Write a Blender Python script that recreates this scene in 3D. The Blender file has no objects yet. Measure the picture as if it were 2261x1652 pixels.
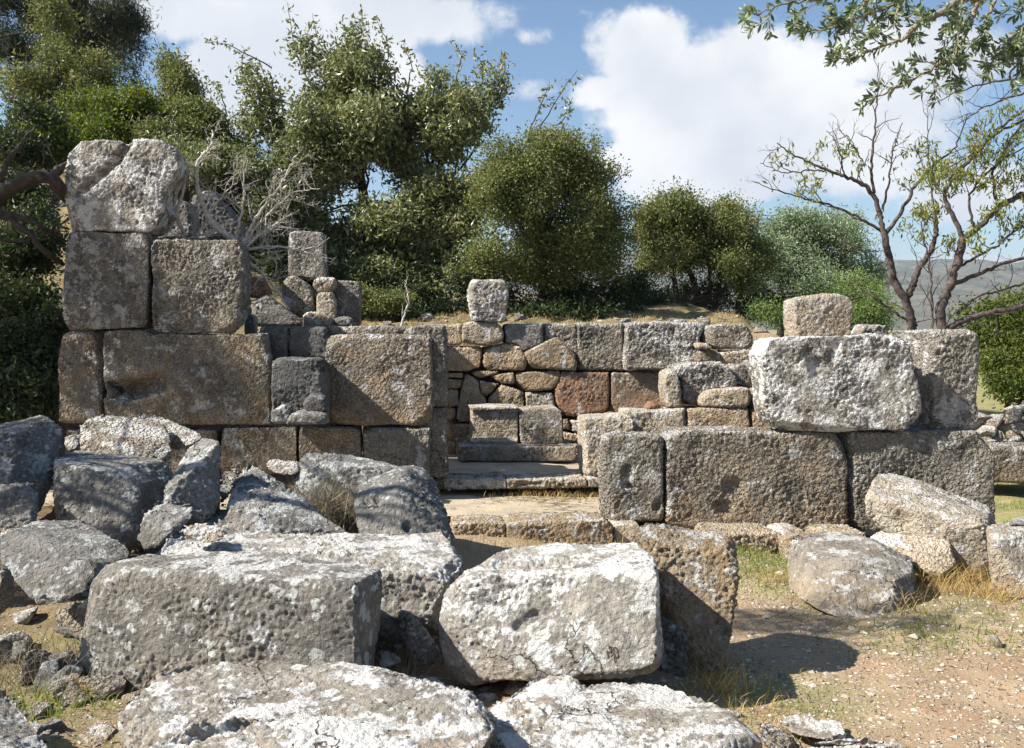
import bpy, math, random
import numpy as np
from mathutils import Vector, Matrix
random.seed(7); RNG = np.random.default_rng(7)
sc = bpy.context.scene
R = math.radians
# ------------------------------------------------------------------ camera
F = 2200.0; W0, H0 = 2261.0, 1652.0; EYE = 1.6; PITCH = math.atan((H0/2-725)/F)
cam_d = bpy.data.cameras.new('camera'); cam = bpy.data.objects.new('camera', cam_d)
sc.collection.objects.link(cam); sc.camera = cam
cam.location = (0, 0, EYE); cam.rotation_euler = (math.pi/2-PITCH, 0, 0)
cam_d.sensor_fit = 'HORIZONTAL'; cam_d.sensor_width = 36; cam_d.lens = 36*F/W0
cam_d.clip_start = .05; cam_d.clip_end = 9000
# ------------------------------------------------------------------ sun, sky
SUN = Vector((-.73, -.155, .65)).normalized()
sun_el = math.asin(SUN.z); sun_rot = math.atan2(SUN.x, SUN.y)
ld = bpy.data.lights.new('sun', 'SUN'); ld.energy = 5.0; ld.angle = R(.53); ld.color = (1, .94, .85)
lo = bpy.data.objects.new('sun', ld); sc.collection.objects.link(lo)
lo.rotation_euler = SUN.to_track_quat('Z', 'Y').to_euler(); lo.location = (0, 0, 30)
sc.view_settings.view_transform = 'Standard'; sc.view_settings.look = 'None'
sc.view_settings.exposure = 1.12; sc.view_settings.gamma = 1
sc.cycles.max_bounces = 5; sc.cycles.transparent_max_bounces = 4; sc.cycles.volume_bounces = 0

def nd(nt, t, **kw):
    n = nt.nodes.new(t)
    for k, v in kw.items():
        if k.startswith('i_'):
            n.inputs[k[2:].replace('_', ' ')].default_value = v
        else: setattr(n, k, v)
    return n
def mth(nt, op, a, b=None, c=None, clamp=False):
    n = nt.nodes.new('ShaderNodeMath'); n.operation = op; n.use_clamp = clamp
    for i, v in enumerate((a, b, c)):
        if v is None: continue
        if isinstance(v, (int, float)): n.inputs[i].default_value = v
        else: nt.links.new(v, n.inputs[i])
    return n.outputs[0]
def ramp(nt, v, lo, hi, a=0., b=1., smooth=True):
    n = nt.nodes.new('ShaderNodeMapRange'); n.interpolation_type = 'SMOOTHSTEP' if smooth else 'LINEAR'
    nt.links.new(v, n.inputs[0])
    for i, q in enumerate((lo, hi, a, b)): n.inputs[i+1].default_value = q
    return n.outputs[0]
def mixc(nt, f, a, b, blend='MIX'):
    n = nt.nodes.new('ShaderNodeMix'); n.data_type = 'RGBA'; n.blend_type = blend
    for s, v in ((0, f), (6, a), (7, b)):
        if isinstance(v, tuple): n.inputs[s].default_value = (*v[:3], 1)
        elif isinstance(v, (int, float)): n.inputs[s].default_value = v
        else: nt.links.new(v, n.inputs[s])
    return n.outputs[2]
def noise(nt, vec, scale, detail=4, rough=.55, dist=0., w=None):
    n = nd(nt, 'ShaderNodeTexNoise'); n.inputs['Scale'].default_value = scale
    n.inputs['Detail'].default_value = detail; n.inputs['Roughness'].default_value = rough
    n.inputs['Distortion'].default_value = dist
    nt.links.new(vec, n.inputs['Vector']); return n.outputs[0]
def voro(nt, vec, scale, feature='F1', rand=1.):
    n = nd(nt, 'ShaderNodeTexVoronoi'); n.feature = feature; n.inputs['Scale'].default_value = scale
    n.inputs['Randomness'].default_value = rand; nt.links.new(vec, n.inputs['Vector']); return n

def pdir(px, py):
    v = Vector(((px-W0/2)/F, 1, -(py-H0/2)/F))
    return (Matrix.Rotation(-PITCH, 3, 'X') @ v).normalized()
world = bpy.data.worlds.new('World'); sc.world = world; world.use_nodes = True
nt = world.node_tree; nt.nodes.clear()
sky = nd(nt, 'ShaderNodeTexSky', sky_type='NISHITA', sun_disc=False, sun_elevation=sun_el, sun_rotation=sun_rot)
sky.altitude = 50; sky.air_density = 1.0; sky.dust_density = .8; sky.ozone_density = 2.2
tc = nd(nt, 'ShaderNodeTexCoord'); gv = tc.outputs['Generated']
big = noise(nt, gv, 5.5, 7, .58, .35); fine = noise(nt, gv, 17, 9, .66, .2)
# cumulus banks, each one an ellipse of directions on the dome: (centre, radius x, radius y, weight)
CLOUDS = [((1420, 110), 150, 110, 1.), ((1340, 205), 160, 55, .9), ((1620, 210), 330, 150, 1.2), ((1830, 290), 260, 150, 1.1), ((1600, 390), 260, 75, 1.), ((1400, 355), 100, 50, .9), ((1950, 130), 230, 100, .85),
          ((660, 25), 450, 85, 1.15), ((560, 180), 160, 150, 1.05), ((780, 190), 260, 130, .9), ((950, 60), 120, 50, .8), ((1180, 80), 80, 35, .62), ((1190, 200), 120, 50, .72), ((1230, 330), 90, 60, .7), ((2150, 420), 160, 60, .62), ((2220, 590), 160, 40, .6)]
CLOUDS = [(c, rx/F, ry/F, w) for c, rx, ry, w in CLOUDS]
tot = None
for (c, rx, ry, wt) in CLOUDS:
    d = pdir(*c); r = d.cross(Vector((0, 0, 1))).normalized(); u = r.cross(d).normalized()
    def dotn(v):
        n = nd(nt, 'ShaderNodeVectorMath', operation='DOT_PRODUCT'); nt.links.new(gv, n.inputs[0]); n.inputs[1].default_value = v; return n.outputs['Value']
    a = mth(nt, 'DIVIDE', dotn(r), rx); b = mth(nt, 'DIVIDE', dotn(u), ry)
    q = mth(nt, 'ADD', mth(nt, 'MULTIPLY', a, a), mth(nt, 'MULTIPLY', b, b))
    front = mth(nt, 'GREATER_THAN', dotn(d), .2)
    q = mth(nt, 'MULTIPLY', mth(nt, 'MULTIPLY', mth(nt, 'EXPONENT', mth(nt, 'MULTIPLY', q, -1.)), wt), front)
    tot = q if tot is None else mth(nt, 'MAXIMUM', tot, q)
m = mth(nt, 'ADD', tot, mth(nt, 'MULTIPLY', mth(nt, 'SUBTRACT', big, .5), 1.25))
m = mth(nt, 'ADD', m, mth(nt, 'MULTIPLY', mth(nt, 'SUBTRACT', fine, .5), .85))
mask = ramp(nt, m, .33, .60)
shade = ramp(nt, noise(nt, gv, 9, 5, .5, .1), .35, .7)
ccol = mixc(nt, shade, (.74, .78, .84), (1.0, 1.0, 1.0))
cs = nd(nt, 'ShaderNodeVectorMath', operation='SCALE'); nt.links.new(ccol, cs.inputs[0]); cs.inputs['Scale'].default_value = 12.0
hs = nd(nt, 'ShaderNodeHueSaturation'); nt.links.new(sky.outputs[0], hs.inputs['Color']); hs.inputs['Saturation'].default_value = 1.06; hs.inputs['Value'].default_value = 1.7
col = mixc(nt, mask, hs.outputs[0], cs.outputs[0])
bg = nd(nt, 'ShaderNodeBackground'); nt.links.new(col, bg.inputs[0]); bg.inputs[1].default_value = .040
wo = nd(nt, 'ShaderNodeOutputWorld'); nt.links.new(bg.outputs[0], wo.inputs[0])

# ------------------------------------------------------------------ helpers
def at(px, py, Y):
    """the point seen at (px, py) of the 2261x1652 photograph, Y metres in front of the camera"""
    v = pdir(px, py); return Vector((0, 0, EYE)) + v*(Y/v.y)
KW = .12   # the ruin stands turned a little to the left: its walls recede towards the left of the picture
def atw(px, py, d):
    v = pdir(px, py); return Vector((0, 0, EYE)) + v*(d/(v.y+KW*v.x))
ZM = {'1': (0, 400, .6055), '2': (1000, 800, .6055), '3': (2100, 800, .6658), '4': (0, 1250, .7417), '5': (1100, 1500, .6192),
      '6': (2200, 1500, .5903), '7': (0, 0, .5447), '8': (1100, 0, .6659), '9': (2300, 0, .6661), 'p': (0, 0, 1.498)}
def Z(z, pts):
    ox, oy, s = ZM[z]
    return [((ox+p[0]*s)/1.498, (oy+p[1]*s)/1.498, *p[2:]) for p in pts]
def hash3(ix, iy, iz, seed):
    h = (ix*374761393 + iy*668265263 + iz*2147483647 + seed*974634777) & 0xffffffff
    h = ((h ^ (h >> 13))*1274126177) & 0xffffffff
    h = ((h ^ (h >> 16))*2246822519) & 0xffffffff
    return h ^ (h >> 15)
def pnoise(P, scale, seed=0):
    P = P*scale; I = np.floor(P).astype(np.int64); f = P-I; u = f*f*f*(f*(f*6-15)+10)
    out = 0
    for dx in (0, 1):
        for dy in (0, 1):
            for dz in (0, 1):
                h = hash3(I[:, 0]+dx, I[:, 1]+dy, I[:, 2]+dz, seed)
                gx = ((h & 1023)/511.5-1); gy = (((h >> 10) & 1023)/511.5-1); gz = (((h >> 20) & 1023)/511.5-1)
                g = gx*(f[:, 0]-dx)+gy*(f[:, 1]-dy)+gz*(f[:, 2]-dz)
                w = (u[:, 0] if dx else 1-u[:, 0])*(u[:, 1] if dy else 1-u[:, 1])*(u[:, 2] if dz else 1-u[:, 2])
                out = out+g*w
    return out
def cells(P, scale, seed=0):
    P = P*scale; I = np.floor(P).astype(np.int64); best = np.full(len(P), 9.); rr = np.zeros(len(P))
    for dx in (-1, 0, 1):
        for dy in (-1, 0, 1):
            for dz in (-1, 0, 1):
                c = I+(dx, dy, dz); h = hash3(c[:, 0], c[:, 1], c[:, 2], seed)
                q = np.stack([(h & 255)/255., ((h >> 8) & 255)/255., ((h >> 16) & 255)/255.], 1)+c
                d = ((q-P)**2).sum(1); k = d < best; best[k] = d[k]; rr[k] = ((h >> 24) & 127)[k]/127.
    return np.sqrt(best), rr
def link(o, parent=None):
    sc.collection.objects.link(o)
    if parent: o.parent = parent
    return o
def tag(o, label=None, cat=None, group=None, kind=None):
    if label: o['label'] = label
    if cat: o['category'] = cat
    if group: o['group'] = group
    if kind: o['kind'] = kind
    return o
def mesh_np(name, V, Fc, mat, parent=None, smooth=False, attrs=None, loc=None):
    V = np.asarray(V, float)
    if loc is not None: V = V-np.array(loc)
    me = bpy.data.meshes.new(name); n = Fc.shape[1]
    me.vertices.add(len(V)); me.vertices.foreach_set('co', V.astype(np.float32).ravel())
    me.loops.add(Fc.size); me.loops.foreach_set('vertex_index', Fc.astype(np.int32).ravel())
    me.polygons.add(len(Fc)); me.polygons.foreach_set('loop_start', (np.arange(len(Fc))*n).astype(np.int32))
    me.polygons.foreach_set('loop_total', np.full(len(Fc), n, np.int32))
    me.polygons.foreach_set('use_smooth', np.full(len(Fc), smooth, bool))
    me.update(calc_edges=True)
    for k, (dom, a) in (attrs or {}).items():
        at_ = me.attributes.new(k, 'FLOAT', dom); at_.data.foreach_set('value', np.asarray(a, np.float32))
    if mat: me.materials.append(mat)
    o = bpy.data.objects.new(name, me)
    if loc is not None: o.location = loc
    return link(o, parent)
def empty(name, loc, label, cat, group=None):
    o = bpy.data.objects.new(name, None); o.location = loc; link(o); return tag(o, label, cat, group)
def sm(a, b, x): t = np.clip((x-a)/(b-a), 0, 1); return t*t*(3-2*t)

# ------------------------------------------------------------------ materials
def new_mat(name):
    m = bpy.data.materials.new(name); m.use_nodes = True; nt = m.node_tree; nt.nodes.clear()
    out = nd(nt, 'ShaderNodeOutputMaterial'); p = nd(nt, 'ShaderNodeBsdfPrincipled'); nt.links.new(p.outputs[0], out.inputs[0])
    p.inputs['Specular IOR Level'].default_value = .25
    return m, nt, p
def stone_mat(name, a, b, c, lich=.5, spots=0., dark=.4, ochre=.0, tool=1., white=(.62, .60, .56), pit=1., bump=1.):
    """a, b: patchy base; c: brown earth stain; lich: cover of pale lichen 0..1; spots: round lichen rosettes; tool: tooled relief"""
    m, nt, p = new_mat(name)
    tcn = nd(nt, 'ShaderNodeTexCoord'); oi = nd(nt, 'ShaderNodeObjectInfo')
    rv = nd(nt, 'ShaderNodeVectorMath', operation='SCALE'); rv.inputs[0].default_value = (31, 57, 83); nt.links.new(oi.outputs['Random'], rv.inputs['Scale'])
    ad = nd(nt, 'ShaderNodeVectorMath', operation='ADD'); nt.links.new(tcn.outputs['Object'], ad.inputs[0]); nt.links.new(rv.outputs[0], ad.inputs[1])
    v = ad.outputs[0]
    big = noise(nt, v, 2.2, 5, .6, .3); mid = noise(nt, v, 9, 6, .65, .3); sml = noise(nt, v, 38, 5, .7)
    grain = noise(nt, v, 130, 3, .7)
    col = mixc(nt, ramp(nt, big, .38, .62), a, b)
    col = mixc(nt, mth(nt, 'MULTIPLY', ramp(nt, noise(nt, v, 3.1, 6, .6, .5), .60-.22*ochre, .72-.14*ochre), min(1, .35+ochre*.5)), col, c)
    oz = nd(nt, 'ShaderNodeSeparateXYZ'); nt.links.new(tcn.outputs['Object'], oz.inputs[0])
    foot = mth(nt, 'MULTIPLY', ramp(nt, oz.outputs[2], .02, .34, 1, 0), ramp(nt, mid, .30, .60))
    col = mixc(nt, mth(nt, 'MULTIPLY', foot, min(.85, .35+.8*ochre)), col, c)
    drk = mth(nt, 'MULTIPLY', ramp(nt, mid, .42, .62), dark)
    col = mixc(nt, drk, col, (.062, .060, .056))
    # pale lichen crust, ragged
    lm = mth(nt, 'ADD', mth(nt, 'MULTIPLY', noise(nt, v, 7.5, 9, .74, .12), .80), mth(nt, 'MULTIPLY', big, .30))
    t = .645-.19*lich
    ge = nd(nt, 'ShaderNodeNewGeometry'); gz_ = nd(nt, 'ShaderNodeSeparateXYZ'); nt.links.new(ge.outputs['Normal'], gz_.inputs[0])
    upf = ramp(nt, gz_.outputs[2], .3, .9, 0, .055)
    lm = mth(nt, 'ADD', lm, upf)
    lmask = ramp(nt, lm, t, t+.045)
    col = mixc(nt, mth(nt, 'MULTIPLY', lmask, .82), col, white)
    fm = ramp(nt, sml, .60-.1*lich, .68-.06*lich)
    col = mixc(nt, mth(nt, 'MULTIPLY', fm, .55), col, white)
    if spots > 0:
        warp = nd(nt, 'ShaderNodeTexNoise'); warp.inputs['Scale'].default_value = 22; nt.links.new(v, warp.inputs['Vector'])
        wv = nd(nt, 'ShaderNodeVectorMath', operation='MULTIPLY_ADD'); nt.links.new(warp.outputs['Color'], wv.inputs[0]); wv.inputs[1].default_value = (.035,)*3; nt.links.new(v, wv.inputs[2])
        vo = voro(nt, wv.outputs[0], 10.5); sp = nd(nt, 'ShaderNodeSeparateColor'); nt.links.new(vo.outputs['Color'], sp.inputs[0])
        rad = mth(nt, 'MULTIPLY', sp.outputs[0], .34)
        near = mth(nt, 'LESS_THAN', vo.outputs['Distance'], mth(nt, 'MULTIPLY', rad, spots))
        col = mixc(nt, mth(nt, 'MULTIPLY', near, .8), col, (.52, .53, .50))
    if spots > 0:
        v2 = voro(nt, wv.outputs[0], 27); s2 = nd(nt, 'ShaderNodeSeparateColor'); nt.links.new(v2.outputs['Color'], s2.inputs[0])
        n2 = mth(nt, 'LESS_THAN', v2.outputs['Distance'], mth(nt, 'MULTIPLY', mth(nt, 'SUBTRACT', s2.outputs[0], .45), .62))
        col = mixc(nt, mth(nt, 'MULTIPLY', n2, .65*min(1, spots)), col, (.47, .475, .45))
    dk = ramp(nt, noise(nt, v, 70, 4, .7), .62, .70)
    col = mixc(nt, mth(nt, 'MULTIPLY', dk, .5), col, (.07, .065, .06))
    pv = voro(nt, v, 33); ps = nd(nt, 'ShaderNodeSeparateColor'); nt.links.new(pv.outputs['Color'], ps.inputs[0])
    pm = mth(nt, 'MULTIPLY', ramp(nt, mth(nt, 'SUBTRACT', pv.outputs['Distance'], mth(nt, 'MULTIPLY', ps.outputs[1], .14)), .06, .13, 1, 0), mth(nt, 'GREATER_THAN', ps.outputs[0], .45))
    pgate = ramp(nt, noise(nt, v, 5, 2), .45, .6)
    pm = mth(nt, 'MULTIPLY', pm, mth(nt, 'MULTIPLY', pgate, pit))
    col = mixc(nt, mth(nt, 'MULTIPLY', pm, .8), col, (.035, .032, .030))
    cw = nd(nt, 'ShaderNodeTexNoise'); cw.inputs['Scale'].default_value = 5; cw.inputs['Detail'].default_value = 6; nt.links.new(v, cw.inputs['Vector'])
    cv_ = nd(nt, 'ShaderNodeVectorMath', operation='MULTIPLY_ADD'); nt.links.new(cw.outputs['Color'], cv_.inputs[0]); cv_.inputs[1].default_value = (.35,)*3; nt.links.new(v, cv_.inputs[2])
    ce = voro(nt, cv_.outputs[0], 1.9, 'DISTANCE_TO_EDGE'); crack = mth(nt, 'MULTIPLY', ramp(nt, ce.outputs['Distance'], .001, .009, 1, 0), ramp(nt, noise(nt, v, 1.7, 2), .50, .58))
    col = mixc(nt, mth(nt, 'MULTIPLY', crack, .75), col, (.06, .05, .042))
    hv = nd(nt, 'ShaderNodeHueSaturation'); nt.links.new(col, hv.inputs['Color'])
    nt.links.new(ramp(nt, oi.outputs['Random'], 0, 1, .86, 1.12, False), hv.inputs['Value'])
    nt.links.new(hv.outputs[0], p.inputs['Base Color']); p.inputs['Roughness'].default_value = .93
    p.inputs['Specular IOR Level'].default_value = .12
    worm = noise(nt, v, 36, 2.5, .5, .35)
    gv_ = nd(nt, 'ShaderNodeVectorMath', operation='MULTIPLY_ADD'); wn_ = nd(nt, 'ShaderNodeTexNoise'); wn_.inputs['Scale'].default_value = 30; nt.links.new(v, wn_.inputs['Vector'])
    nt.links.new(wn_.outputs['Color'], gv_.inputs[0]); gv_.inputs[1].default_value = (.03,)*3; nt.links.new(v, gv_.inputs[2])
    vg = voro(nt, gv_.outputs[0], 38, 'SMOOTH_F1'); vg.inputs['Smoothness'].default_value = .25
    grains = ramp(nt, vg.outputs['Distance'], .15, .62, 1, 0)
    h = mth(nt, 'ADD', mth(nt, 'MULTIPLY', ramp(nt, worm, .40, .58), .75*tool), mth(nt, 'MULTIPLY', grains, .08+.6*tool))
    h = mth(nt, 'ADD', h, mth(nt, 'MULTIPLY', sml, .9))
    h = mth(nt, 'ADD', h, mth(nt, 'MULTIPLY', grain, .35))
    h = mth(nt, 'SUBTRACT', h, mth(nt, 'MULTIPLY', pm, 1.3))
    h = mth(nt, 'SUBTRACT', h, mth(nt, 'MULTIPLY', crack, 1.5))
    h = mth(nt, 'ADD', h, mth(nt, 'MULTIPLY', lmask, .15))
    bp = nd(nt, 'ShaderNodeBump'); bp.inputs['Strength'].default_value = 1.0; bp.inputs['Distance'].default_value = (.020+.018*tool)*bump
    nt.links.new(h, bp.inputs['Height']); nt.links.new(bp.outputs[0], p.inputs['Normal'])
    return m
M = {}
G1, G2, G3 = (.375, .338, .275), (.25, .228, .192), (.39, .295, .195)
M['grey'] = stone_mat('weathered_grey_stone', G1, G2, G3, lich=.34, dark=.30, ochre=.15)
M['brown'] = stone_mat('brown_tooled_stone', (.365, .312, .238), (.255, .225, .182), (.41, .285, .17), lich=.26, dark=.30, ochre=.42)
M['white'] = stone_mat('lichen_white_stone', (.37, .34, .29), (.235, .215, .185), (.30, .21, .14), lich=.62, dark=.50, tool=.4, white=(.70, .69, .66))
M['whitish'] = stone_mat('pale_lichened_stone', (.36, .33, .28), (.24, .22, .19), (.33, .24, .15), lich=.46, dark=.38, tool=.8)
M['ochre'] = stone_mat('ochre_limestone', (.50, .405, .285), (.37, .30, .205), (.42, .27, .15), lich=.26, dark=.22, ochre=.4, tool=.5)
M['cream'] = stone_mat('cream_limestone', (.50, .44, .345), (.38, .33, .255), (.42, .29, .17), lich=.36, dark=.22, ochre=.2, tool=.45)
M['rusty'] = stone_mat('rust_stained_grey_stone', (.28, .225, .165), (.22, .165, .115), (.34, .185, .10), lich=.26, dark=.4, ochre=.6, tool=.25)
M['boulder'] = stone_mat('grey_brown_boulder_stone', (.33, .29, .235), (.22, .20, .17), (.38, .28, .18), lich=.16, dark=.35, spots=.5, ochre=.3, tool=.1, white=(.5, .49, .46))
M['orange'] = stone_mat('rusty_orange_stone', (.31, .185, .115), (.235, .155, .105), (.38, .205, .11), lich=.24, dark=.35, ochre=.5, tool=.25)
M['dark'] = stone_mat('dark_blue_grey_stone', (.235, .226, .208), (.165, .160, .150), (.24, .20, .15), lich=.16, dark=.4, spots=.75, tool=.25, white=(.42, .43, .41))
M['slate'] = stone_mat('blue_grey_weathered_stone', (.25, .24, .22), (.175, .170, .158), (.26, .215, .16), lich=.22, dark=.38, spots=.8, tool=.2, white=(.44, .445, .43))
M['fore'] = stone_mat('foreground_spotted_stone', (.285, .262, .225), (.20, .186, .162), (.33, .25, .165), lich=.24, dark=.42, spots=1.25, tool=.12, white=(.58, .57, .55), bump=.85)
M['forelight'] = stone_mat('foreground_pale_stone', (.38, .345, .295), (.255, .236, .205), (.37, .26, .165), lich=.40, dark=.45, spots=1.2, tool=.12, white=(.60, .59, .56), bump=.85)
M['foreochre'] = stone_mat('ochre_honeycombed_stone', (.42, .335, .225), (.29, .24, .175), (.42, .28, .14), lich=.36, dark=.4, spots=.4, tool=.3, ochre=.45, bump=1.3)
M['shadegrey'] = stone_mat('smooth_shaded_grey_stone', (.17, .168, .16), (.125, .124, .12), (.17, .14, .11), lich=.16, dark=.4, tool=.3, white=(.3, .3, .3))  # grey stone with the shade of the recess worked into its colours

def leaf_mat(name, cols, trans=.35, rough=.45, spec=.4):
    m, nt, p = new_mat(name)
    a = nd(nt, 'ShaderNodeAttribute', attribute_name='tone'); r = nd(nt, 'ShaderNodeValToRGB'); nt.links.new(a.outputs['Fac'], r.inputs[0])
    el = r.color_ramp.elements
    for i, c in enumerate(cols):
        e = el[i] if i < 2 else el.new(.5)
        e.position = i/(len(cols)-1); e.color = (*c, 1)
    nt.links.new(r.outputs[0], p.inputs['Base Color']); p.inputs['Roughness'].default_value = rough; p.inputs['Specular IOR Level'].default_value = spec
    tr = nd(nt, 'ShaderNodeBsdfTranslucent'); hv = nd(nt, 'ShaderNodeHueSaturation'); nt.links.new(r.outputs[0], hv.inputs['Color']); hv.inputs['Value'].default_value = 1.5; hv.inputs['Saturation'].default_value = 1.15
    nt.links.new(hv.outputs[0], tr.inputs[0]); mx = nd(nt, 'ShaderNodeMixShader'); mx.inputs[0].default_value = trans
    nt.links.new(p.outputs[0], mx.inputs[1]); nt.links.new(tr.outputs[0], mx.inputs[2])
    nt.links.new(mx.outputs[0], [n for n in nt.nodes if n.type == 'OUTPUT_MATERIAL'][0].inputs[0])
    return m
M['leaf_carob'] = leaf_mat('carob_leaves', [(0.061, 0.076, 0.024), (0.129, 0.154, 0.05), (0.204, 0.231, 0.089), (0.366, 0.364, 0.19)], .25, .38, .5)
M['leaf_oak'] = leaf_mat('holm_oak_leaves', [(0.059, 0.081, 0.021), (0.12, 0.149, 0.043), (0.187, 0.213, 0.069), (0.278, 0.269, 0.106)], .25, .5, .3)
M['leaf_shrub'] = leaf_mat('yellow_green_leaves', [(0.028, 0.051, 0.01), (0.06, 0.092, 0.016), (0.112, 0.152, 0.024), (0.208, 0.221, 0.048)], .4, .5, .3)
M['leaf_pine'] = leaf_mat('pine_needles', [(0.03, 0.04, 0.024), (0.055, 0.068, 0.036), (0.1, 0.11, 0.055)], .2, .55, .25)
M['leaf_olive'] = leaf_mat('olive_leaves', [(0.069, 0.108, 0.043), (0.136, 0.188, 0.087), (0.26, 0.326, 0.174), (0.451, 0.52, 0.348)], .3, .42, .45)
M['leaf_far'] = leaf_mat('far_tree_leaves', [(0.079, 0.125, 0.038), (0.15, 0.211, 0.062), (0.229, 0.296, 0.094), (0.286, 0.359, 0.138)], .35, .55, .25)
M['leaf_almond'] = leaf_mat('almond_leaves', [(.10,.14,.03),(.16,.21,.05),(.24,.28,.08),(.34,.30,.09)], .45, .5, .3)
M['leaf_dark'] = leaf_mat('understory_leaves', [(0.023, 0.036, 0.013), (0.046, 0.065, 0.023), (0.091, 0.111, 0.039)], .2, .5, .25)
M['straw'] = leaf_mat('dry_straw', [(.28, .19, .07), (.42, .31, .13), (.55, .42, .2)], .3, .7, .2)
M['dryweed'] = leaf_mat('dry_grey_weed', [(.13, .11, .08), (.22, .19, .13), (.32, .28, .2)], .2, .7, .2)
M['grass'] = leaf_mat('short_green_grass', [(.10, .15, .03), (.18, .23, .055), (.33, .33, .11)], .35, .6, .25)
def bark(name, a, b, sc_=30):
    m, nt, p = new_mat(name); t = nd(nt, 'ShaderNodeTexCoord'); v = t.outputs['Object']
    n = noise(nt, v, sc_, 6, .7, .5); col = mixc(nt, ramp(nt, n, .35, .65), a, b)
    nt.links.new(col, p.inputs['Base Color']); p.inputs['Roughness'].default_value = .9
    bp = nd(nt, 'ShaderNodeBump'); bp.inputs['Strength'].default_value = .8; bp.inputs['Distance'].default_value = .01
    nt.links.new(noise(nt, v, sc_*1.6, 5, .7), bp.inputs['Height']); nt.links.new(bp.outputs[0], p.inputs['Normal']); return m
M['bark_dark'] = bark('dark_bark', (.035, .028, .023), (.075, .062, .052))
M['bark_almond'] = bark('almond_bark', (.04, .030, .027), (.125, .10, .09), 22)
M['bark_olive'] = bark('olive_twig_bark', (.16, .13, .09), (.30, .26, .19), 25)
M['deadwood'] = bark('bleached_dead_wood', (.34, .31, .27), (.60, .56, .50), 40)

# ------------------------------------------------------------------ ground
def G(x, y):
    x = np.asarray(x, float); y = np.asarray(y, float)
    t = -x/np.maximum(y, 1.)
    w = sm(.15, .36, t)
    terr = 1.56+.10*np.clip(y-11, 0, 6)
    hill = np.minimum(.35+.66*(y-8.6), 4.3+.05*(y-14))
    hill = np.where(y > 60, 4.3+.05*46, hill)
    right = 1-sm(2.7, 4.4, x)
    step = sm(10.72, 11.0, y+.12*x)*right
    base = terr*step
    # the bank left of the ruin begins further forward
    hz = np.clip(hill, 0, 99)*sm(8.3, 9.6, y)
    hm = w*sm(-3.8, -4.6, x)*1.0
    hm = np.maximum(hm, w*sm(11.2, 13., y))
    z = base*(1-hm)+hz*hm
    z = z*(1-sm(200, 900, np.hypot(x, y)))
    P = np.stack([x, y, np.zeros_like(x)], -1).reshape(-1, 3)
    n = (pnoise(P, .9, 1)*.10+pnoise(P, 3.1, 2)*.035+pnoise(P, 9., 3)*.012).reshape(x.shape)
    inside = sm(7.5, 7.7, y)*(1-sm(10.6, 10.8, y+.12*x))*(1-sm(3.9, 4.2, np.abs(x)))
    far = np.clip(z/1.5, 0, 2)
    rough = (pnoise(P, 1.7, 5)*(.08+.30*sm(.12, .3, t.ravel()))+pnoise(P, 5., 6)*.10).reshape(x.shape)*np.clip(far, 0, 1)
    z = z+n*(1-inside)+rough*sm(10.9, 11.6, y+.12*x)
    z = z+.10*sm(-.9, -2.2, x)*(1-sm(7.2, 7.6, y))*sm(4.6, 5.4, y)-.03*sm(-.3, -1.2, x)*(1-sm(4.4, 5.0, y))
    z = z-.22*sm(8, 40, np.clip(x, 0, 99))
    z = z-.03*inside
    return z
def spaced(lo, hi, step, far_lo, far_hi):
    a = list(np.arange(lo, hi, step)); s = step; v = hi
    while v < far_hi: a.append(v); s *= 1.16; v += s
    s = step; v = lo-step
    while v > far_lo: a.insert(0, v); s *= 1.16; v -= s
    return np.array(a)
xs = spaced(-5, 5.5, .04, -2300, 2300); ys = spaced(2.6, 13, .04, -300, 2350)
X, Y = np.meshgrid(xs, ys); Zg = G(X, Y)
nx, ny = len(xs), len(ys)
ii = (np.arange(ny-1)[:, None]*nx+np.arange(nx-1)[None]).ravel()
quads = np.stack([ii, ii+1, ii+nx+1, ii+nx], 1)
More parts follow.
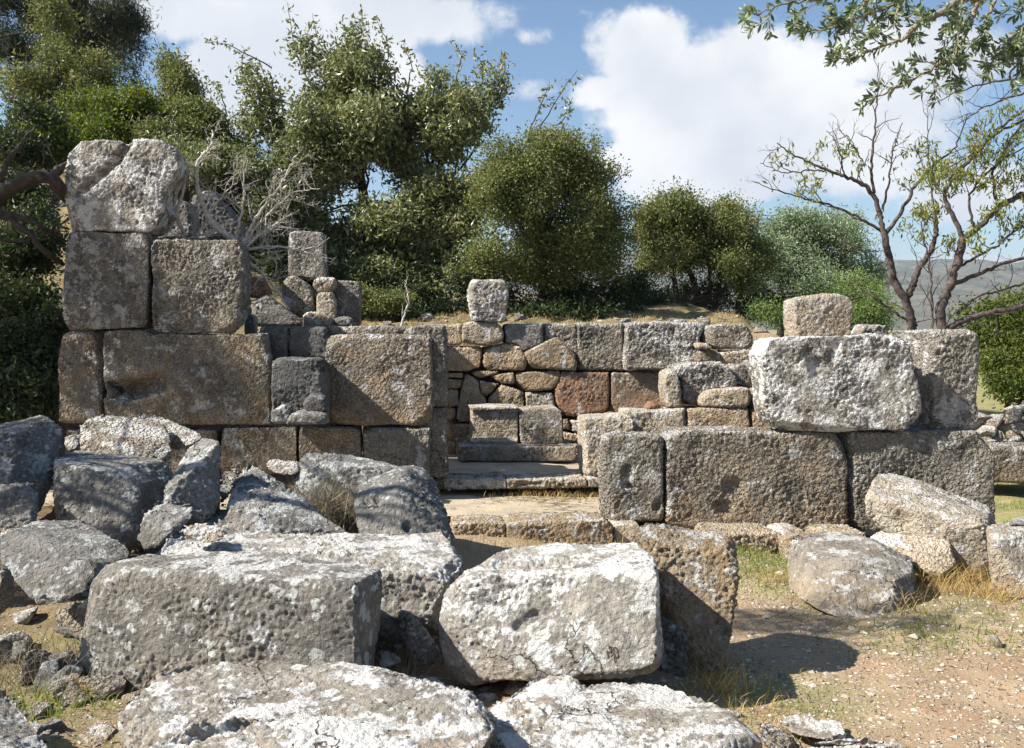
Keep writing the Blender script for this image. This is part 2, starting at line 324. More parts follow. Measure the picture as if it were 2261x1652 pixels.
def gm():
    m, nt, p = new_mat('dirt_and_gravel'); t = nd(nt, 'ShaderNodeTexCoord'); v = t.outputs['Object']
    ga = nd(nt, 'ShaderNodeAttribute', attribute_name='grass').outputs['Fac']; ra = nd(nt, 'ShaderNodeAttribute', attribute_name='red').outputs['Fac']
    big = noise(nt, v, 1.3, 5, .6, .4); mid = noise(nt, v, 7, 6, .65); fin = noise(nt, v, 45, 5, .7)
    col = mixc(nt, ramp(nt, big, .4, .6), (.37, .275, .175), (.27, .205, .135))
    redc = mixc(nt, ramp(nt, mid, .35, .65), (.37, .22, .125), (.29, .19, .125))
    col = mixc(nt, mth(nt, 'MULTIPLY', ramp(nt, noise(nt, v, 2.3, 5, .6, .3), .45, .62), ra), col, redc)
    gr = voro(nt, v, 34); gs = nd(nt, 'ShaderNodeSeparateColor'); nt.links.new(gr.outputs['Color'], gs.inputs[0])
    st = mth(nt, 'MULTIPLY', ramp(nt, gr.outputs['Distance'], .28, .40, 1, 0), mth(nt, 'GREATER_THAN', gs.outputs[0], .45))
    gcol = mixc(nt, gs.outputs[1], (.50, .43, .33), (.34, .28, .21))
    col = mixc(nt, mth(nt, 'MULTIPLY', st, .8), col, gcol)
    col = mixc(nt, mth(nt, 'MULTIPLY', ramp(nt, fin, .55, .7), .4), col, (.14, .10, .07))
    wa_ = nd(nt, 'ShaderNodeAttribute', attribute_name='wild_shaded').outputs['Fac']
    col = mixc(nt, mth(nt, 'MULTIPLY', wa_, .85), col, mixc(nt, ramp(nt, mid, .4, .6), (.12, .085, .055), (.22, .155, .095)))
    gcl = mixc(nt, fin, (.13, .17, .045), (.30, .29, .12))
    gmk = mth(nt, 'MULTIPLY', ramp(nt, noise(nt, v, 6, 6, .7), .38, .56), ga)
    col = mixc(nt, gmk, col, gcl)
    nt.links.new(col, p.inputs['Base Color']); p.inputs['Roughness'].default_value = .95; p.inputs['Specular IOR Level'].default_value = .1
    h = mth(nt, 'ADD', mth(nt, 'MULTIPLY', st, .7), mth(nt, 'ADD', fin, mth(nt, 'MULTIPLY', mid, .8)))
    bp = nd(nt, 'ShaderNodeBump'); bp.inputs['Strength'].default_value = .9; bp.inputs['Distance'].default_value = .012
    nt.links.new(h, bp.inputs['Height']); nt.links.new(bp.outputs[0], p.inputs['Normal']); return m
M['ground'] = gm()
def blob(x0, y0, rx, ry): return np.exp(-(((X-x0)/rx)**2+((Y-y0)/ry)**2))
grass = np.clip(sm(3.6, 4.4, X)*sm(7.2, 8.3, Y)*1.3 + blob(2.0, 6.4, .8, .5)*.9+blob(1.15, 4.3, .35, .35)*.8+blob(2.5, 5.3, .7, .35)*.5
                + sm(10.9, 11.2, Y)*.35+blob(-2.2, 4.2, .8, 1.4)*.5 + sm(20, 60, Y), 0, 1)
red = np.clip(.25+blob(3.0, 3.9, 1.6, .9)*.8+sm(10.7, 11, Y)*.9+blob(1.6, 6.1, 1.2, .3)*.4, 0, 1)
wild_shaded = np.clip(sm(10.7, 11, Y)+sm(-3.7, -4.3, X)*sm(7.0, 8.2, Y)+sm(-.6, -1.0, X)*sm(4.6, 5.2, Y)*.9+blob(-2.2, 4.3, 1.0, 1.3)*.95+blob(-.1, 4.7, .6, .9)*.6, 0, 1)*(1-sm(3.4, 4.4, X))  # dark weedy soil, its colour also darkened for shade below the trees
tag(mesh_np('ground', np.stack([X, Y, Zg], -1).reshape(-1, 3), quads, M['ground'], smooth=True,
            attrs={'grass': ('POINT', grass.ravel()), 'red': ('POINT', red.ravel()), 'wild_shaded': ('POINT', wild_shaded.ravel())}), kind='structure')
# ---- far mountain
def mountain():
    m, nt, p = new_mat('mountain_scrub'); t = nd(nt, 'ShaderNodeTexCoord'); v = t.outputs['Object']
    n = noise(nt, v, .022, 9, .75, .3); s = noise(nt, v, .05, 6, .75)
    col = mixc(nt, ramp(nt, n, .42, .58), (.135, .115, .085), (.07, .075, .045))
    col = mixc(nt, mth(nt, 'MULTIPLY', ramp(nt, s, .5, .62), .75), col, (.05, .06, .032))
    nt.links.new(col, p.inputs['Base Color']); p.inputs['Roughness'].default_value = 1
    prof = [(-400, 640), (600, 600), (1400, 560), (1800, 590), (1960, 573), (2060, 574), (2110, 578), (2160, 596), (2200, 605), (2300, 609), (2450, 590), (2800, 640), (3400, 600)]
    gx = np.linspace(-400, 3400, 420); top = np.interp(gx, *zip(*prof)); D = 2200.
    V = []; rows = 110
    tt = np.linspace(0, 1, rows)
    for r in tt:
        d = D-1250*(1-r)**1.1
        px = gx; x = (px-W0/2)/F*D*(1-.0*(1-r)); zt = (725-top)/F*D
        zz = zt*r**.8
        V.append(np.stack([x, np.full_like(x, d), zz], 1))
    V = np.concatenate(V); amp = 30*np.sin(np.pi*np.repeat(tt, 420))**.7
    P = V*np.array((1, 1, 0)); rid = 1-np.abs(pnoise(P, .004, 21))*2.2
    V[:, 2] += amp*(rid-.5)*1.0+pnoise(P, .012, 22)*amp*.55+pnoise(P, .04, 23)*6
    i = (np.arange(rows-1)[:, None]*420+np.arange(419)[None]).ravel()
    tag(mesh_np('mountain', V, np.stack([i, i+1, i+421, i+420], 1), m, smooth=True), kind='structure')
mountain()
# ---- floors inside the ruin
def floor(name, z, x0, x1, y0, y1, crack, seed):
    m, nt, p = new_mat(name); t = nd(nt, 'ShaderNodeTexCoord'); v = t.outputs['Object']
    n = noise(nt, v, 4, 6, .6, .3); f = noise(nt, v, 40, 5, .7)
    col = mixc(nt, ramp(nt, n, .4, .6), (.46, .39, .28), (.38, .315, .235))
    col = mixc(nt, mth(nt, 'MULTIPLY', ramp(nt, f, .5, .7), .35), col, (.2, .17, .13))
    h = f
    if crack:
        ws = nd(nt, 'ShaderNodeMapping'); ws.inputs['Scale'].default_value = (5, 11, 5); nt.links.new(v, ws.inputs[0])
        wn = nd(nt, 'ShaderNodeTexNoise'); wn.inputs['Scale'].default_value = 1.2; nt.links.new(ws.outputs[0], wn.inputs['Vector'])
        wa = nd(nt, 'ShaderNodeVectorMath', operation='ADD'); nt.links.new(ws.outputs[0], wa.inputs[0]); nt.links.new(wn.outputs['Color'], wa.inputs[1])
        vo = voro(nt, wa.outputs[0], 1, 'DISTANCE_TO_EDGE'); ck = ramp(nt, vo.outputs['Distance'], .02, .12, 1, 0)
        gate = ramp(nt, noise(nt, v, 1.8, 3), .42, .55); ck = mth(nt, 'MULTIPLY', ck, gate)
        col = mixc(nt, mth(nt, 'MULTIPLY', ck, .85), col, (.10, .085, .055)); h = mth(nt, 'SUBTRACT', f, mth(nt, 'MULTIPLY', ck, 1.4))
    nt.links.new(col, p.inputs['Base Color']); p.inputs['Roughness'].default_value = .95
    bp = nd(nt, 'ShaderNodeBump'); bp.inputs['Strength'].default_value = .9; bp.inputs['Distance'].default_value = .015
    nt.links.new(h, bp.inputs['Height']); nt.links.new(bp.outputs[0], p.inputs['Normal'])
    gx = np.linspace(x0, x1, 70); gy = np.linspace(y0, y1, 50); A, B = np.meshgrid(gx, gy)
    P = np.stack([A.ravel(), B.ravel(), np.zeros(A.size)], 1); P[:, 1] -= KW*P[:, 0]; P[:, 2] = z+pnoise(P, 3, seed)*.018+pnoise(P, 12, seed+1)*.006
    i = (np.arange(49)[:, None]*70+np.arange(69)[None]).ravel()
    tag(mesh_np(name, P, np.stack([i, i+1, i+71, i+70], 1), m, smooth=True), kind='structure')
floor('porch_floor', .135, -4.2, 1.6, 7.68, 8.8, True, 31)
floor('inner_floor', .287, -1.6, 1.9, 8.9, 10.75, False, 33)

# ------------------------------------------------------------------ stones
JOBS = []
def _raw(name, verts, faces, vox, smooth_it):
    me = bpy.data.meshes.new(name); me.from_pydata([tuple(v) for v in verts], [], faces)
    o = bpy.data.objects.new(name, me); link(o)
    r = o.modifiers.new('r', 'REMESH'); r.mode = 'VOXEL'; r.voxel_size = vox
    s = o.modifiers.new('s', 'SMOOTH'); s.factor = .5; s.iterations = smooth_it
    return o
def S(label, mat, z, poly, d, t=.42, name='stone_block', cat='stone block', vox=.0125, rnd=6, amp=1., carve=None, extra=None, dts=None, rough=1., group=None, skew=(0, 0)):
    """a block: its front outline (photo points) stood up on the plane Y = d and carried back t metres"""
    V = []; Fc = []
    for k, (pl, dd, tt) in enumerate([(poly, d, t)]+(extra or [])):
        pts = Z(z, pl); n = len(pts); b = len(V)
        fr = [atw(p[0], p[1], (p[2] if len(p) > 2 else dd)) for p in pts]
        V += fr+[v+Vector((-KW*tt, tt, 0)) for v in fr]
        Fc += [list(range(b, b+n)), list(range(b+2*n-1, b+n-1, -1))]
        Fc += [[b+(i+1) % n, b+i, b+n+i, b+n+(i+1) % n] for i in range(n)]
    o = _raw(name, V, Fc, vox, rnd)
    cv = [(Z(z, c[0]), c[1], c[2]) for c in (carve or [])]
    JOBS.append((o, label, cat, M[mat], amp, rough, cv, d, group)); return o
def Hh(label, mat, z, pts, name='stone_block', cat='stone block', vox=.0125, rnd=12, amp=1., rough=1., carve=None, group=None, back=0):
    """a boulder or tilted block: the hull of its corners, each (photo x, photo y, distance)"""
    import bmesh
    bm = bmesh.new(); P = [at(*p) for p in Z(z, pts)]
    if back: P += [p+Vector((0, back, 0)) for p in P]
    for p in P: bm.verts.new(p)
    r = bmesh.ops.convex_hull(bm, input=bm.verts)
    bmesh.ops.delete(bm, geom=[v for v in bm.verts if not v.link_faces], context='VERTS')
    me = bpy.data.meshes.new(name); bm.to_mesh(me); bm.free(); o = bpy.data.objects.new(name, me); link(o)
    q = o.modifiers.new('r', 'REMESH'); q.mode = 'VOXEL'; q.voxel_size = vox
    s = o.modifiers.new('s', 'SMOOTH'); s.factor = .5; s.iterations = rnd
    cv = [(Z(z, c[0]), c[1], c[2]) for c in (carve or [])]
    JOBS.append((o, label, cat, M[mat], amp, rough, cv, pts[0][2], group)); return o
# ---- left front wall
S('big lichen-white block on top of the left wall stack, split by a diagonal groove', 'white', '1',
  [(380,110),(560,104),(640,108),(700,118),(722,102),(870,102),(950,150),(978,220),(970,290),(905,370),(888,440),(900,490),(862,570),(812,604),(570,600),(358,600),(348,500),(352,300),(358,150)], 8.4, .5,
  rough=1.3, amp=1.3, carve=[([(705,118),(640,215),(560,285),(420,405)], 9, .035), ([(600,440),(480,560)], 16, .012)])
S('tall speckled block in the middle of the left wall stack, under the grooved block', 'whitish', '1',
  [(365,606),(800,606),(815,680),(798,1125),(770,1136),(370,1140),(335,1070),(335,900),(345,720)], 8.4, .45)
S('squarish brown-grey block with a rough broken face, right of the tall stack block', 'grey', '1',
  [(824,655),(1000,646),(1300,649),(1325,700),(1338,850),(1325,1100),(1300,1158),(880,1163),(824,1135)], 8.4, .35, rough=1.5, amp=1.4,
  carve=[([(860,1080),(1100,1130)], 45, .03), ([(870,880),(900,900)], 20, .03), ([(900,1000),(940,1010)], 18, .03)])
S('narrow upright orange-tinged block at the foot of the left wall corner', 'brown', '1',
  [(340,1172),(400,1145),(545,1145),(553,1300),(553,1600),(545,1660),(345,1652),(322,1640),(320,1300)], 8.4, .4)
S('long tooled brown block with a deep dark hollow, bearing the two stack blocks', 'brown', '1',
  [(562,1145),(800,1148),(820,1166),(1460,1165),(1474,1300),(1480,1660),(562,1660)], 8.4, .2,
  carve=[([(600,1470),(720,1478),(850,1440)], 22, .10), ([(565,1490),(620,1480)], 10, .08), ([(850,1180),(560,1200)], 8, .01)])
S('low brown footing block under the long hollowed block, second from the left boulders', 'brown', 'p', [(486,946),(654,945),(655,1045),(486,1045)], 8.4, .3)
S('low tan footing block left of the dark slot, under the dark rubble recess', 'brown', 'p', [(660,944),(795,944),(798,1045),(660,1045)], 8.4, .5)
S('low footing block right of the dark slot, under the big square tooled block', 'grey', 'p', [(801,944),(951,946),(949,1060),(803,1060)], 8.4, .45)
S('low brown footing block mostly hidden behind the lit boulder of the left heap', 'brown', 'p', [(140,950),(478,950),(478,1060),(140,1060)], 8.42, .3)
S('big square tooled block left of the doorway, crossed by branch shadows', 'brown', '2',
  [(165,508),(700,504),(712,520),(710,960),(690,1001),(140,1001),(128,900),(124,640),(132,530)], 8.4, .28)
# recess between the two big left blocks
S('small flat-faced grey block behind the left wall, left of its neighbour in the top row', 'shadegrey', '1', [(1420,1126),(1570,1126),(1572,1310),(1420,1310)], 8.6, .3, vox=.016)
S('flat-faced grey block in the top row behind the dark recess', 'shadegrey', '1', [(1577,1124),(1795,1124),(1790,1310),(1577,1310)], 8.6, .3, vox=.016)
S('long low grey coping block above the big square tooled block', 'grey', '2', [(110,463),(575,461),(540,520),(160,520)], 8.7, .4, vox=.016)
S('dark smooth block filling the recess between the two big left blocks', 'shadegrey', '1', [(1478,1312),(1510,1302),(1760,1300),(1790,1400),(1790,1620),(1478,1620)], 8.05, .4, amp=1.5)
S('round dark cobble at the right edge of the wall recess', 'shadegrey', '1', [(1658,1540),(1700,1500),(1778,1510),(1785,1590),(1672,1590)], 7.85, .2, name='cobble', cat='stone', amp=1.5, rnd=14)
S('leaning grey cobble at the left edge of the wall recess', 'slate', '1', [(1482,1590),(1555,1550),(1595,1568),(1575,1655),(1482,1655)], 7.78, .2, name='cobble', cat='stone', rnd=14)
S('flat pale grey cobble lying at the bottom of the wall recess', 'slate', '1', [(1550,1645),(1600,1598),(1700,1596),(1785,1612),(1785,1662),(1550,1662)], 7.70, .25, name='cobble', cat='stone', rnd=14)
S('upper pilaster block left of the doorway, behind the big square tooled block', 'grey', '2', [(560,478),(650,456),(788,458),(797,600),(797,905),(560,905)], 8.45, .42)
S('lower pilaster block in the left door jamb, standing on the inner step', 'grey', '2', [(640,912),(793,908),(797,1288),(640,1290)], 8.45, .42)
# ---- stones upper left behind the wall
S('upright white-topped block standing highest above the small ruined stones', 'whitish', '1', [(1578,608),(1620,600),(1768,606),(1783,858),(1740,863),(1573,850)], 9.9, .35)
S('tall pointed grey stone below the upright white-topped block', 'grey', '1', [(1550,850),(1620,845),(1700,900),(1720,1000),(1715,1075),(1600,1068),(1535,990)], 9.8, .3, rnd=14)
S('small tan stone wedged below the right foot of the white-topped block', 'cream', '1', [(1720,870),(1750,858),(1830,860),(1838,920),(1745,938),(1705,905)], 9.8, .3, rnd=14)
S('rounded upright tan stone left of the plain grey slab', 'cream', '1', [(1728,945),(1755,935),(1812,938),(1832,985),(1832,1122),(1728,1122)], 9.7, .3, rnd=14)
S('plain grey upright slab at the right end of the small ruined stones', 'grey', '1', [(1836,872),(1955,876),(1972,900),(1966,1116),(1836,1112)], 9.9, .3)
S('small pale squarish stone on the coping in front of the tan upright stone', 'cream', '1', [(1655,1062),(1685,1042),(1770,1046),(1808,1075),(1808,1122),(1655,1122)], 9.45, .25, rnd=14)
S('dark low stone on the coping below the plain grey slab', 'slate', '1', [(1825,1085),(1850,1072),(1918,1080),(1932,1122),(1825,1122)], 9.5, .25, rnd=14)
S('bluish slab tilted against the tall pointed stone', 'slate', '1', [(1370,985),(1450,947),(1560,1028),(1642,1082),(1645,1120),(1400,1122),(1380,1060)], 9.5, .35, rnd=12)
S('rusty orange stone half hidden behind the dead twigs', 'orange', '1', [(1340,870),(1395,845),(1440,858),(1475,940),(1440,965),(1340,955)], 9.7, .3, rnd=14)
S('small grey stone squeezed beside the squarish rough-faced block', 'slate', '1', [(1335,1062),(1372,1055),(1392,1070),(1392,1170),(1335,1170)], 9.15, .25, rnd=14)
S('tall grey rock behind the grooved top block, under the dead branch', 'slate', '1', [(880,450),(960,425),(1025,440),(1045,520),(1045,640),(860,645)], 9.3, .4, rnd=16, rough=1.6)
S('bluish rough rock behind the dead branch, above the squarish block', 'slate', '1', [(1050,400),(1130,372),(1220,440),(1290,530),(1330,650),(1050,650)], 9.8, .5, rnd=16, rough=1.8, amp=2)
# ---- back wall
bw = dict(d=10.5, t=.35, vox=.014, rnd=4)
S('ochre block at the left end of the back wall top course', 'ochre', '2', [(700,452),(888,448),(868,470),(876,550),(864,566),(700,562)], **bw)
S('pale tooled block under the cubic pillar stone', 'cream', '2', [(888,446),(930,436),(1060,433),(1108,480),(1100,545),(1058,566),(985,568),(878,550),(872,475)], 10.45, .38, vox=.016, rnd=9)
S('white cubic stone standing alone on the back wall', 'white', '2', [(935,207),(1095,207),(1125,232),(1130,300),(1118,395),(1112,440),(1050,440),(935,426),(924,340),(915,262)], 10.42, .36, rough=1.3, rnd=12, amp=1.4)
S('smooth grey top-course block right of the cubic stone', 'slate', '2', [(1112,452),(1318,450),(1318,560),(1210,600),(1185,566),(1112,548)], **bw)
S('dark grey top-course block above the peaked tan stone', 'grey', '2', [(1325,447),(1500,449),(1505,640),(1325,620)], 10.56, .3, vox=.016, rnd=8)
S('grey top-course block with a broken face, right of the peaked stone', 'grey', '2', [(1507,446),(1760,444),(1763,703),(1520,698),(1508,600)], rough=1.5, **bw)
S('largest pale block of the back wall top course', 'whitish', 'p', [(1383,712),(1566,711),(1546,745),(1546,790),(1534,817),(1383,817)], 10.4, .4, vox=.016, rough=1.6, amp=1.5)
S('grey angular rubble block at the right end of the back wall', 'grey', '3', [(377,425),(440,410),(560,410),(588,445),(585,528),(490,533),(400,530),(367,500)], 10.3, .35, vox=.016, rnd=12)
S('tiny pale rubble stone beside the largest back wall block', 'cream', '3', [(315,502),(362,505),(390,530),(320,532)], 10.2, .2, vox=.014, name='rubble_stone', cat='stone')
S('low brown rubble stone under the tiny pale one', 'brown', '3', [(325,545),(350,538),(428,540),(434,600),(312,600)], 10.25, .3, vox=.016, rnd=12, name='rubble_stone', cat='stone')
S('low tan rubble stone under the grey angular rubble block', 'cream', '3', [(436,547),(590,537),(592,600),(540,622),(440,602)], 10.25, .3, vox=.016, rnd=12, name='rubble_stone', cat='stone')
S('tan tooled block at the left of the back wall second course', 'ochre', '2', [(700,572),(983,577),(979,640),(972,688),(905,709),(700,703)], **bw)
S('rounded tan block in the second course, left of the peaked stone', 'ochre', '2', [(993,582),(1120,553),(1190,567),(1232,665),(1228,700),(1012,701),(990,660)], **bw)
S('tan stone with a peaked top in the back wall', 'ochre', '2', [(1212,603),(1300,565),(1395,514),(1420,540),(1480,580),(1508,688),(1490,702),(1245,690),(1235,660)], 10.46, .3, vox=.016, rnd=8)
S('thin tan stone at the left of the third course, above its twin', 'ochre', '2', [(700,712),(880,717),(878,745),(700,745)], **bw)
S('lower of the two thin tan stones at the left of the third course', 'ochre', '2', [(700,752),(874,754),(866,800),(700,798)], **bw)
S('narrow pinkish upright stone beside the left jamb in the back wall', 'cream', '2', [(795,805),(858,807),(852,900),(812,905),(795,860)], **bw)
S('wedge of tan stone low beside the left jamb in the back wall', 'ochre', '2', [(800,912),(843,907),(838,965),(806,983)], **bw)
S('tall curved greyish stone left of the statue base', 'ochre', '2', [(905,722),(966,762),(966,800),(975,835),(1008,860),(1008,903),(1008,985),(850,985),(846,950),(862,830),(887,724)], **bw)
S('flat lens-shaped stone below the rounded tan block', 'ochre', '2', [(912,716),(965,705),(1105,707),(1020,733),(970,747)], **bw)
S('five-sided ochre stone above the statue base, left of the broad tan one', 'ochre', '2', [(1026,737),(1160,709),(1160,768),(1148,776),(1080,763)], **bw)
S('small wedge stone between the curved stone and the statue base', 'ochre', '2', [(972,763),(1082,772),(1012,852),(977,833)], **bw)
S('broad greyish tan stone directly above the left statue base', 'ochre', '2', [(1092,778),(1208,820),(1216,945),(1014,945),(1022,850)], **bw)
S('broad tan stone left of the rust-red block', 'ochre', '2', [(1168,714),(1413,707),(1410,740),(1368,808),(1215,813),(1164,778)], **bw)
S('plain tan stone above the right statue base', 'cream', '2', [(1222,822),(1366,822),(1385,895),(1385,950),(1222,950)], **bw)
S('rust-red block right of the statue base', 'orange', '2', [(1422,710),(1676,712),(1680,900),(1660,935),(1560,960),(1430,955),(1388,880),(1378,822)], **bw)
S('rusty grey block at the right of the third course', 'rusty', '2', [(1692,714),(1990,714),(1990,960),(1692,948),(1686,900)], 10.5, .35, vox=.016, rnd=8)
S('ochre stone low on the left, beside the statue base', 'ochre', '2', [(800,1005),(925,987),(930,1120),(862,1112),(800,1065)], **bw)
S('small reddish cobble beside the left end of the bench', 'orange', '2', [(832,1082),(858,1072),(880,1092),(876,1112),(850,1132)], 10.0, .12, vox=.012, name='cobble', cat='stone')
S('grey upright stone left of the reddish cobble', 'ochre', '2', [(796,1100),(835,1100),(848,1180),(796,1190)], 10.2, .2, vox=.016, rnd=8)
S('small dark stone right of the statue base, left of its paler neighbour', 'brown', '2', [(1425,968),(1455,968),(1465,1030),(1430,1025)], **bw)
S('small pale cracked stone right of the statue base', 'cream', '2', [(1463,975),(1545,972),(1545,1045),(1472,1035)], **bw)
S('low tan stone beside the right end of the statue base', 'ochre', '2', [(1428,1042),(1545,1052),(1545,1100),(1436,1090)], **bw)
S('lowest tan stone right of the bench', 'ochre', '2', [(1430,1098),(1545,1108),(1545,1205),(1440,1205)], **bw)
# ---- statue base
S('long tooled stone plinth step under the two statue base blocks', 'cream', '2', [(858,1117),(1495,1117),(1500,1180),(1482,1200),(860,1200)], 9.68, .55, amp=.59, rnd=5, name='plinth_step', cat='plinth')
S('moulded statue base block, left of the pair', 'cream', '2', [(930,912),(1180,914),(1180,1100),(930,1100)], 9.9, .4, vox=.010, rnd=3, rough=.5, amp=.5, name='statue_base', cat='pedestal',
  extra=[([(917,903),(1190,903),(1190,916),(930,924)], 9.86, .46), ([(928,1072),(1180,1074),(1180,1086),(920,1086)], 9.87, .45), ([(915,1086),(1180,1086),(1180,1110),(915,1110)], 9.84, .48)])
S('plain worn statue base block, right of the moulded one', 'cream', '2', [(1186,935),(1215,914),(1395,908),(1420,925),(1430,1098),(1385,1108),(1190,1108)], 9.88, .4, amp=.59, rnd=5, name='statue_base', cat='pedestal')
# ---- steps and thresholds
st = dict(amp=.59, t=.4, vox=.012, name='step_stone', cat='step')
S('left stone of the inner step, beside the pilaster', 'grey', '2', [(700,1300),(770,1300),(775,1352),(700,1352)], 8.62, **st)
S('long worn stone of the inner step', 'whitish', '2', [(772,1297),(1114,1292),(1120,1350),(778,1356)], 8.62, rough=1.4, **st)
S('chipped middle stone of the inner step with dry grass at its foot', 'cream', '2', [(1122,1293),(1380,1296),(1550,1290),(1560,1345),(1122,1352)], 8.62, rough=1.4, carve=[([(1200,1340),(1280,1320)], 14, .04)], **st)
S('right stone of the inner step, under the right inner block', 'cream', '2', [(1562,1292),(1680,1287),(1680,1345),(1562,1345)], 8.62, **st)
S('left honey-coloured stone of the front doorstep', 'ochre', '2', [(820,1540),(1000,1534),(1112,1538),(1106,1665),(820,1665)], 7.36, .35, vox=.0115, name='step_stone', cat='step', rough=1.2, amp=.59, rnd=5)
S('long honey-coloured stone of the front doorstep', 'ochre', '2', [(1118,1542),(1400,1530),(1660,1522),(1698,1562),(1702,1665),(1120,1665)], 7.34, .36, vox=.0115, name='step_stone', cat='step', rough=1.2, amp=.59, rnd=5)
S('short doorstep stone under the right door jamb', 'cream', '2', [(1706,1548),(1850,1546),(1850,1665),(1708,1665)], 7.42, .3, name='step_stone', cat='step')
# ---- right front wall
S('upright tooled door-jamb block at the right of the doorway', 'grey', '2', [(1652,1060),(1700,1053),(1960,1054),(1976,1070),(1978,1528),(1668,1534),(1652,1500),(1648,1080)], 7.6, .22,
  carve=[([(1775,1250),(1775,1310)], 12, .03), ([(1760,1330),(1810,1345)], 6, .03), ([(1960,1420),(1940,1450)], 10, .04)])
S('long tooled orthostate right of the door-jamb block', 'brown', '3', [(162,962),(250,947),(600,944),(690,952),(1058,952),(1064,1400),(1042,1438),(205,1442),(164,1385),(158,1000)], 7.6, .5,
  carve=[([(490,1225),(500,1230)], 22, .03), ([(440,1320),(450,1325)], 18, .03)])
S('smooth dark block with white lichen rings at the right end of the wall', 'grey', '3', [(1070,948),(1720,943),(1780,985),(1788,1100),(1790,1400),(1700,1440),(1074,1440)], 7.62, .5)
S('huge lichen-white block lying on the right wall', 'white', '3', [(628,530),(660,487),(760,472),(900,470),(1300,463),(1362,505),(1392,580),(1418,800),(1428,915),(1400,936),(740,946),(680,935),(652,880),(630,650)], 7.55, .26, rough=1.35, amp=1.4, vox=.0115,
  carve=[([(860,560),(900,600),(905,650)], 14, .02), ([(1000,520),(960,600)], 12, .015)])
S('upright pillar block at the right end of the wall with a lit left side', 'whitish', '3', [(1477,442),(1690,441),(1708,480),(1714,930),(1477,936)], 7.72, .62, rough=1.3)
S('short worn column stub standing on the huge white block', 'cream', '3', [(797,285),(860,270),(1000,258),(1068,275),(1092,320),(1085,380),(1075,480),(805,480),(795,380)], 7.65, .24, rnd=10, amp=.59, name='column_stub', cat='column stub')
S('small white angular stone lying behind the huge white block', 'forelight', '3', [(1115,465),(1150,410),(1255,413),(1272,465)], 8.0, .2, name='loose_stone', cat='stone')
# ---- right inner wall
S('right inner jamb block with a brightly lit left side', 'cream', '2', [(1544,966),(1600,960),(1812,960),(1814,1282),(1552,1284)], 8.7, .42)
S('pale ashlar behind the right door jamb, first of the low inner row', 'cream', '3', [(-40,838),(260,832),(262,960),(-40,960)], 8.95, .35, vox=.015)
S('honey ashlar in the middle of the low inner row', 'ochre', '3', [(268,830),(578,827),(578,960),(268,960)], 8.95, .35, vox=.015)
S('honey ashlar at the right end of the low inner row, beside the huge block', 'ochre', '3', [(584,830),(760,830),(760,960),(584,960)], 8.95, .35, vox=.015)
S('small upright rounded stone at the left end of the inner rubble', 'cream', '3', [(150,645),(180,628),(208,640),(228,700),(238,822),(165,824),(148,720)], 9.0, .25, rnd=14)
S('broad pale boulder with a slanted end among the inner rubble', 'whitish', '3', [(207,618),(330,602),(440,600),(490,640),(518,712),(480,760),(330,790),(300,812),(245,808),(225,690)], 9.1, .4, rnd=12, rough=1.4)
S('flat loaf-shaped stone lying on the low inner row', 'cream', '3', [(337,775),(380,742),(520,729),(573,732),(584,770),(574,820),(342,822),(330,800)], 8.95, .3, rnd=14)
S('grey leaning stone behind the flat loaf-shaped stone', 'grey', '3', [(478,622),(530,605),(562,612),(575,650),(592,705),(590,728),(530,725)], 9.15, .3, rnd=14)
S('pale stone touching the left edge of the huge white block', 'whitish', '3', [(560,610),(590,590),(660,588),(680,715),(600,722),(575,640)], 9.1, .3, rnd=14)
S('small square tan stone between the loaf-shaped stone and the huge block', 'cream', '3', [(592,728),(680,722),(680,826),(592,826)], 9.0, .3, rnd=10)
S('small pointed reddish stone on the low inner row', 'orange', '2', [(1880,916),(1915,874),(1978,914)], 9.1, .18, vox=.012, name='rubble_stone', cat='stone')
S('rounded brown stone against the rust-red block', 'brown', '2', [(1655,962),(1700,928),(1750,960),(1740,975),(1660,975)], 9.6, .2, vox=.013, rnd=14, name='rubble_stone', cat='stone')
# ---- right foreground
Hh('long pale slab leaning against the dark end block of the right wall', 'cream', '6', [(1112,235,6.7),(1118,330,6.65),(1135,395,6.7),(1195,88,7.25),(1240,95,7.25),(1500,215,7.2),(1660,255,7.15),(1830,300,7.0),(1855,385,6.9),(1800,395,6.25),(1825,700,6.3),(1700,680,6.35),(1560,430,6.35),(1820,690,6.8)], name='fallen_block', cat='stone block', rough=1.3,
   carve=[([(1150,300),(1330,380),(1500,415)], 22, .03)])
Hh('ochre-sided pale block under the long leaning slab', 'cream', '6', [(1130,430,6.75),(1180,405,6.9),(1330,398,6.95),(1560,430,6.6),(1600,480,6.35),(1640,700,6.1),(1560,740,6.05),(1400,600,6.2),(1380,540,6.3),(1130,470,6.6),(1600,470,6.9)], name='fallen_block', rough=1.3, rnd=14)
Hh('humped grey-brown boulder in front of the right wall', 'boulder', '6', [(690,494,6.5),(680,654,6.3),(690,774,6.1),(790,454,6.4),(900,439,6.45),(1060,442,6.4),(1170,484,6.2),(1250,544,6.1),(1385,579,6.2),(1400,654,5.9),(1400,814,5.75),(1370,914,5.6),(1180,974,5.42),(1000,964,5.44),(850,904,5.55),(740,834,5.8),(800,614,6.0),(1050,634,5.8),(1250,714,5.65),(1300,664,6.6)], name='boulder', cat='boulder', rough=1.0, rnd=14)
Hh('rough block cut by the right edge of the photo', 'cream', '6', [(1805,400,6.3),(1880,385,6.4),(2130,350,6.6),(2130,430,6.1),(1822,470,5.95),(1810,700,5.95),(1830,800,5.85),(2130,850,5.7)], name='fallen_block', rough=1.5, rnd=14)
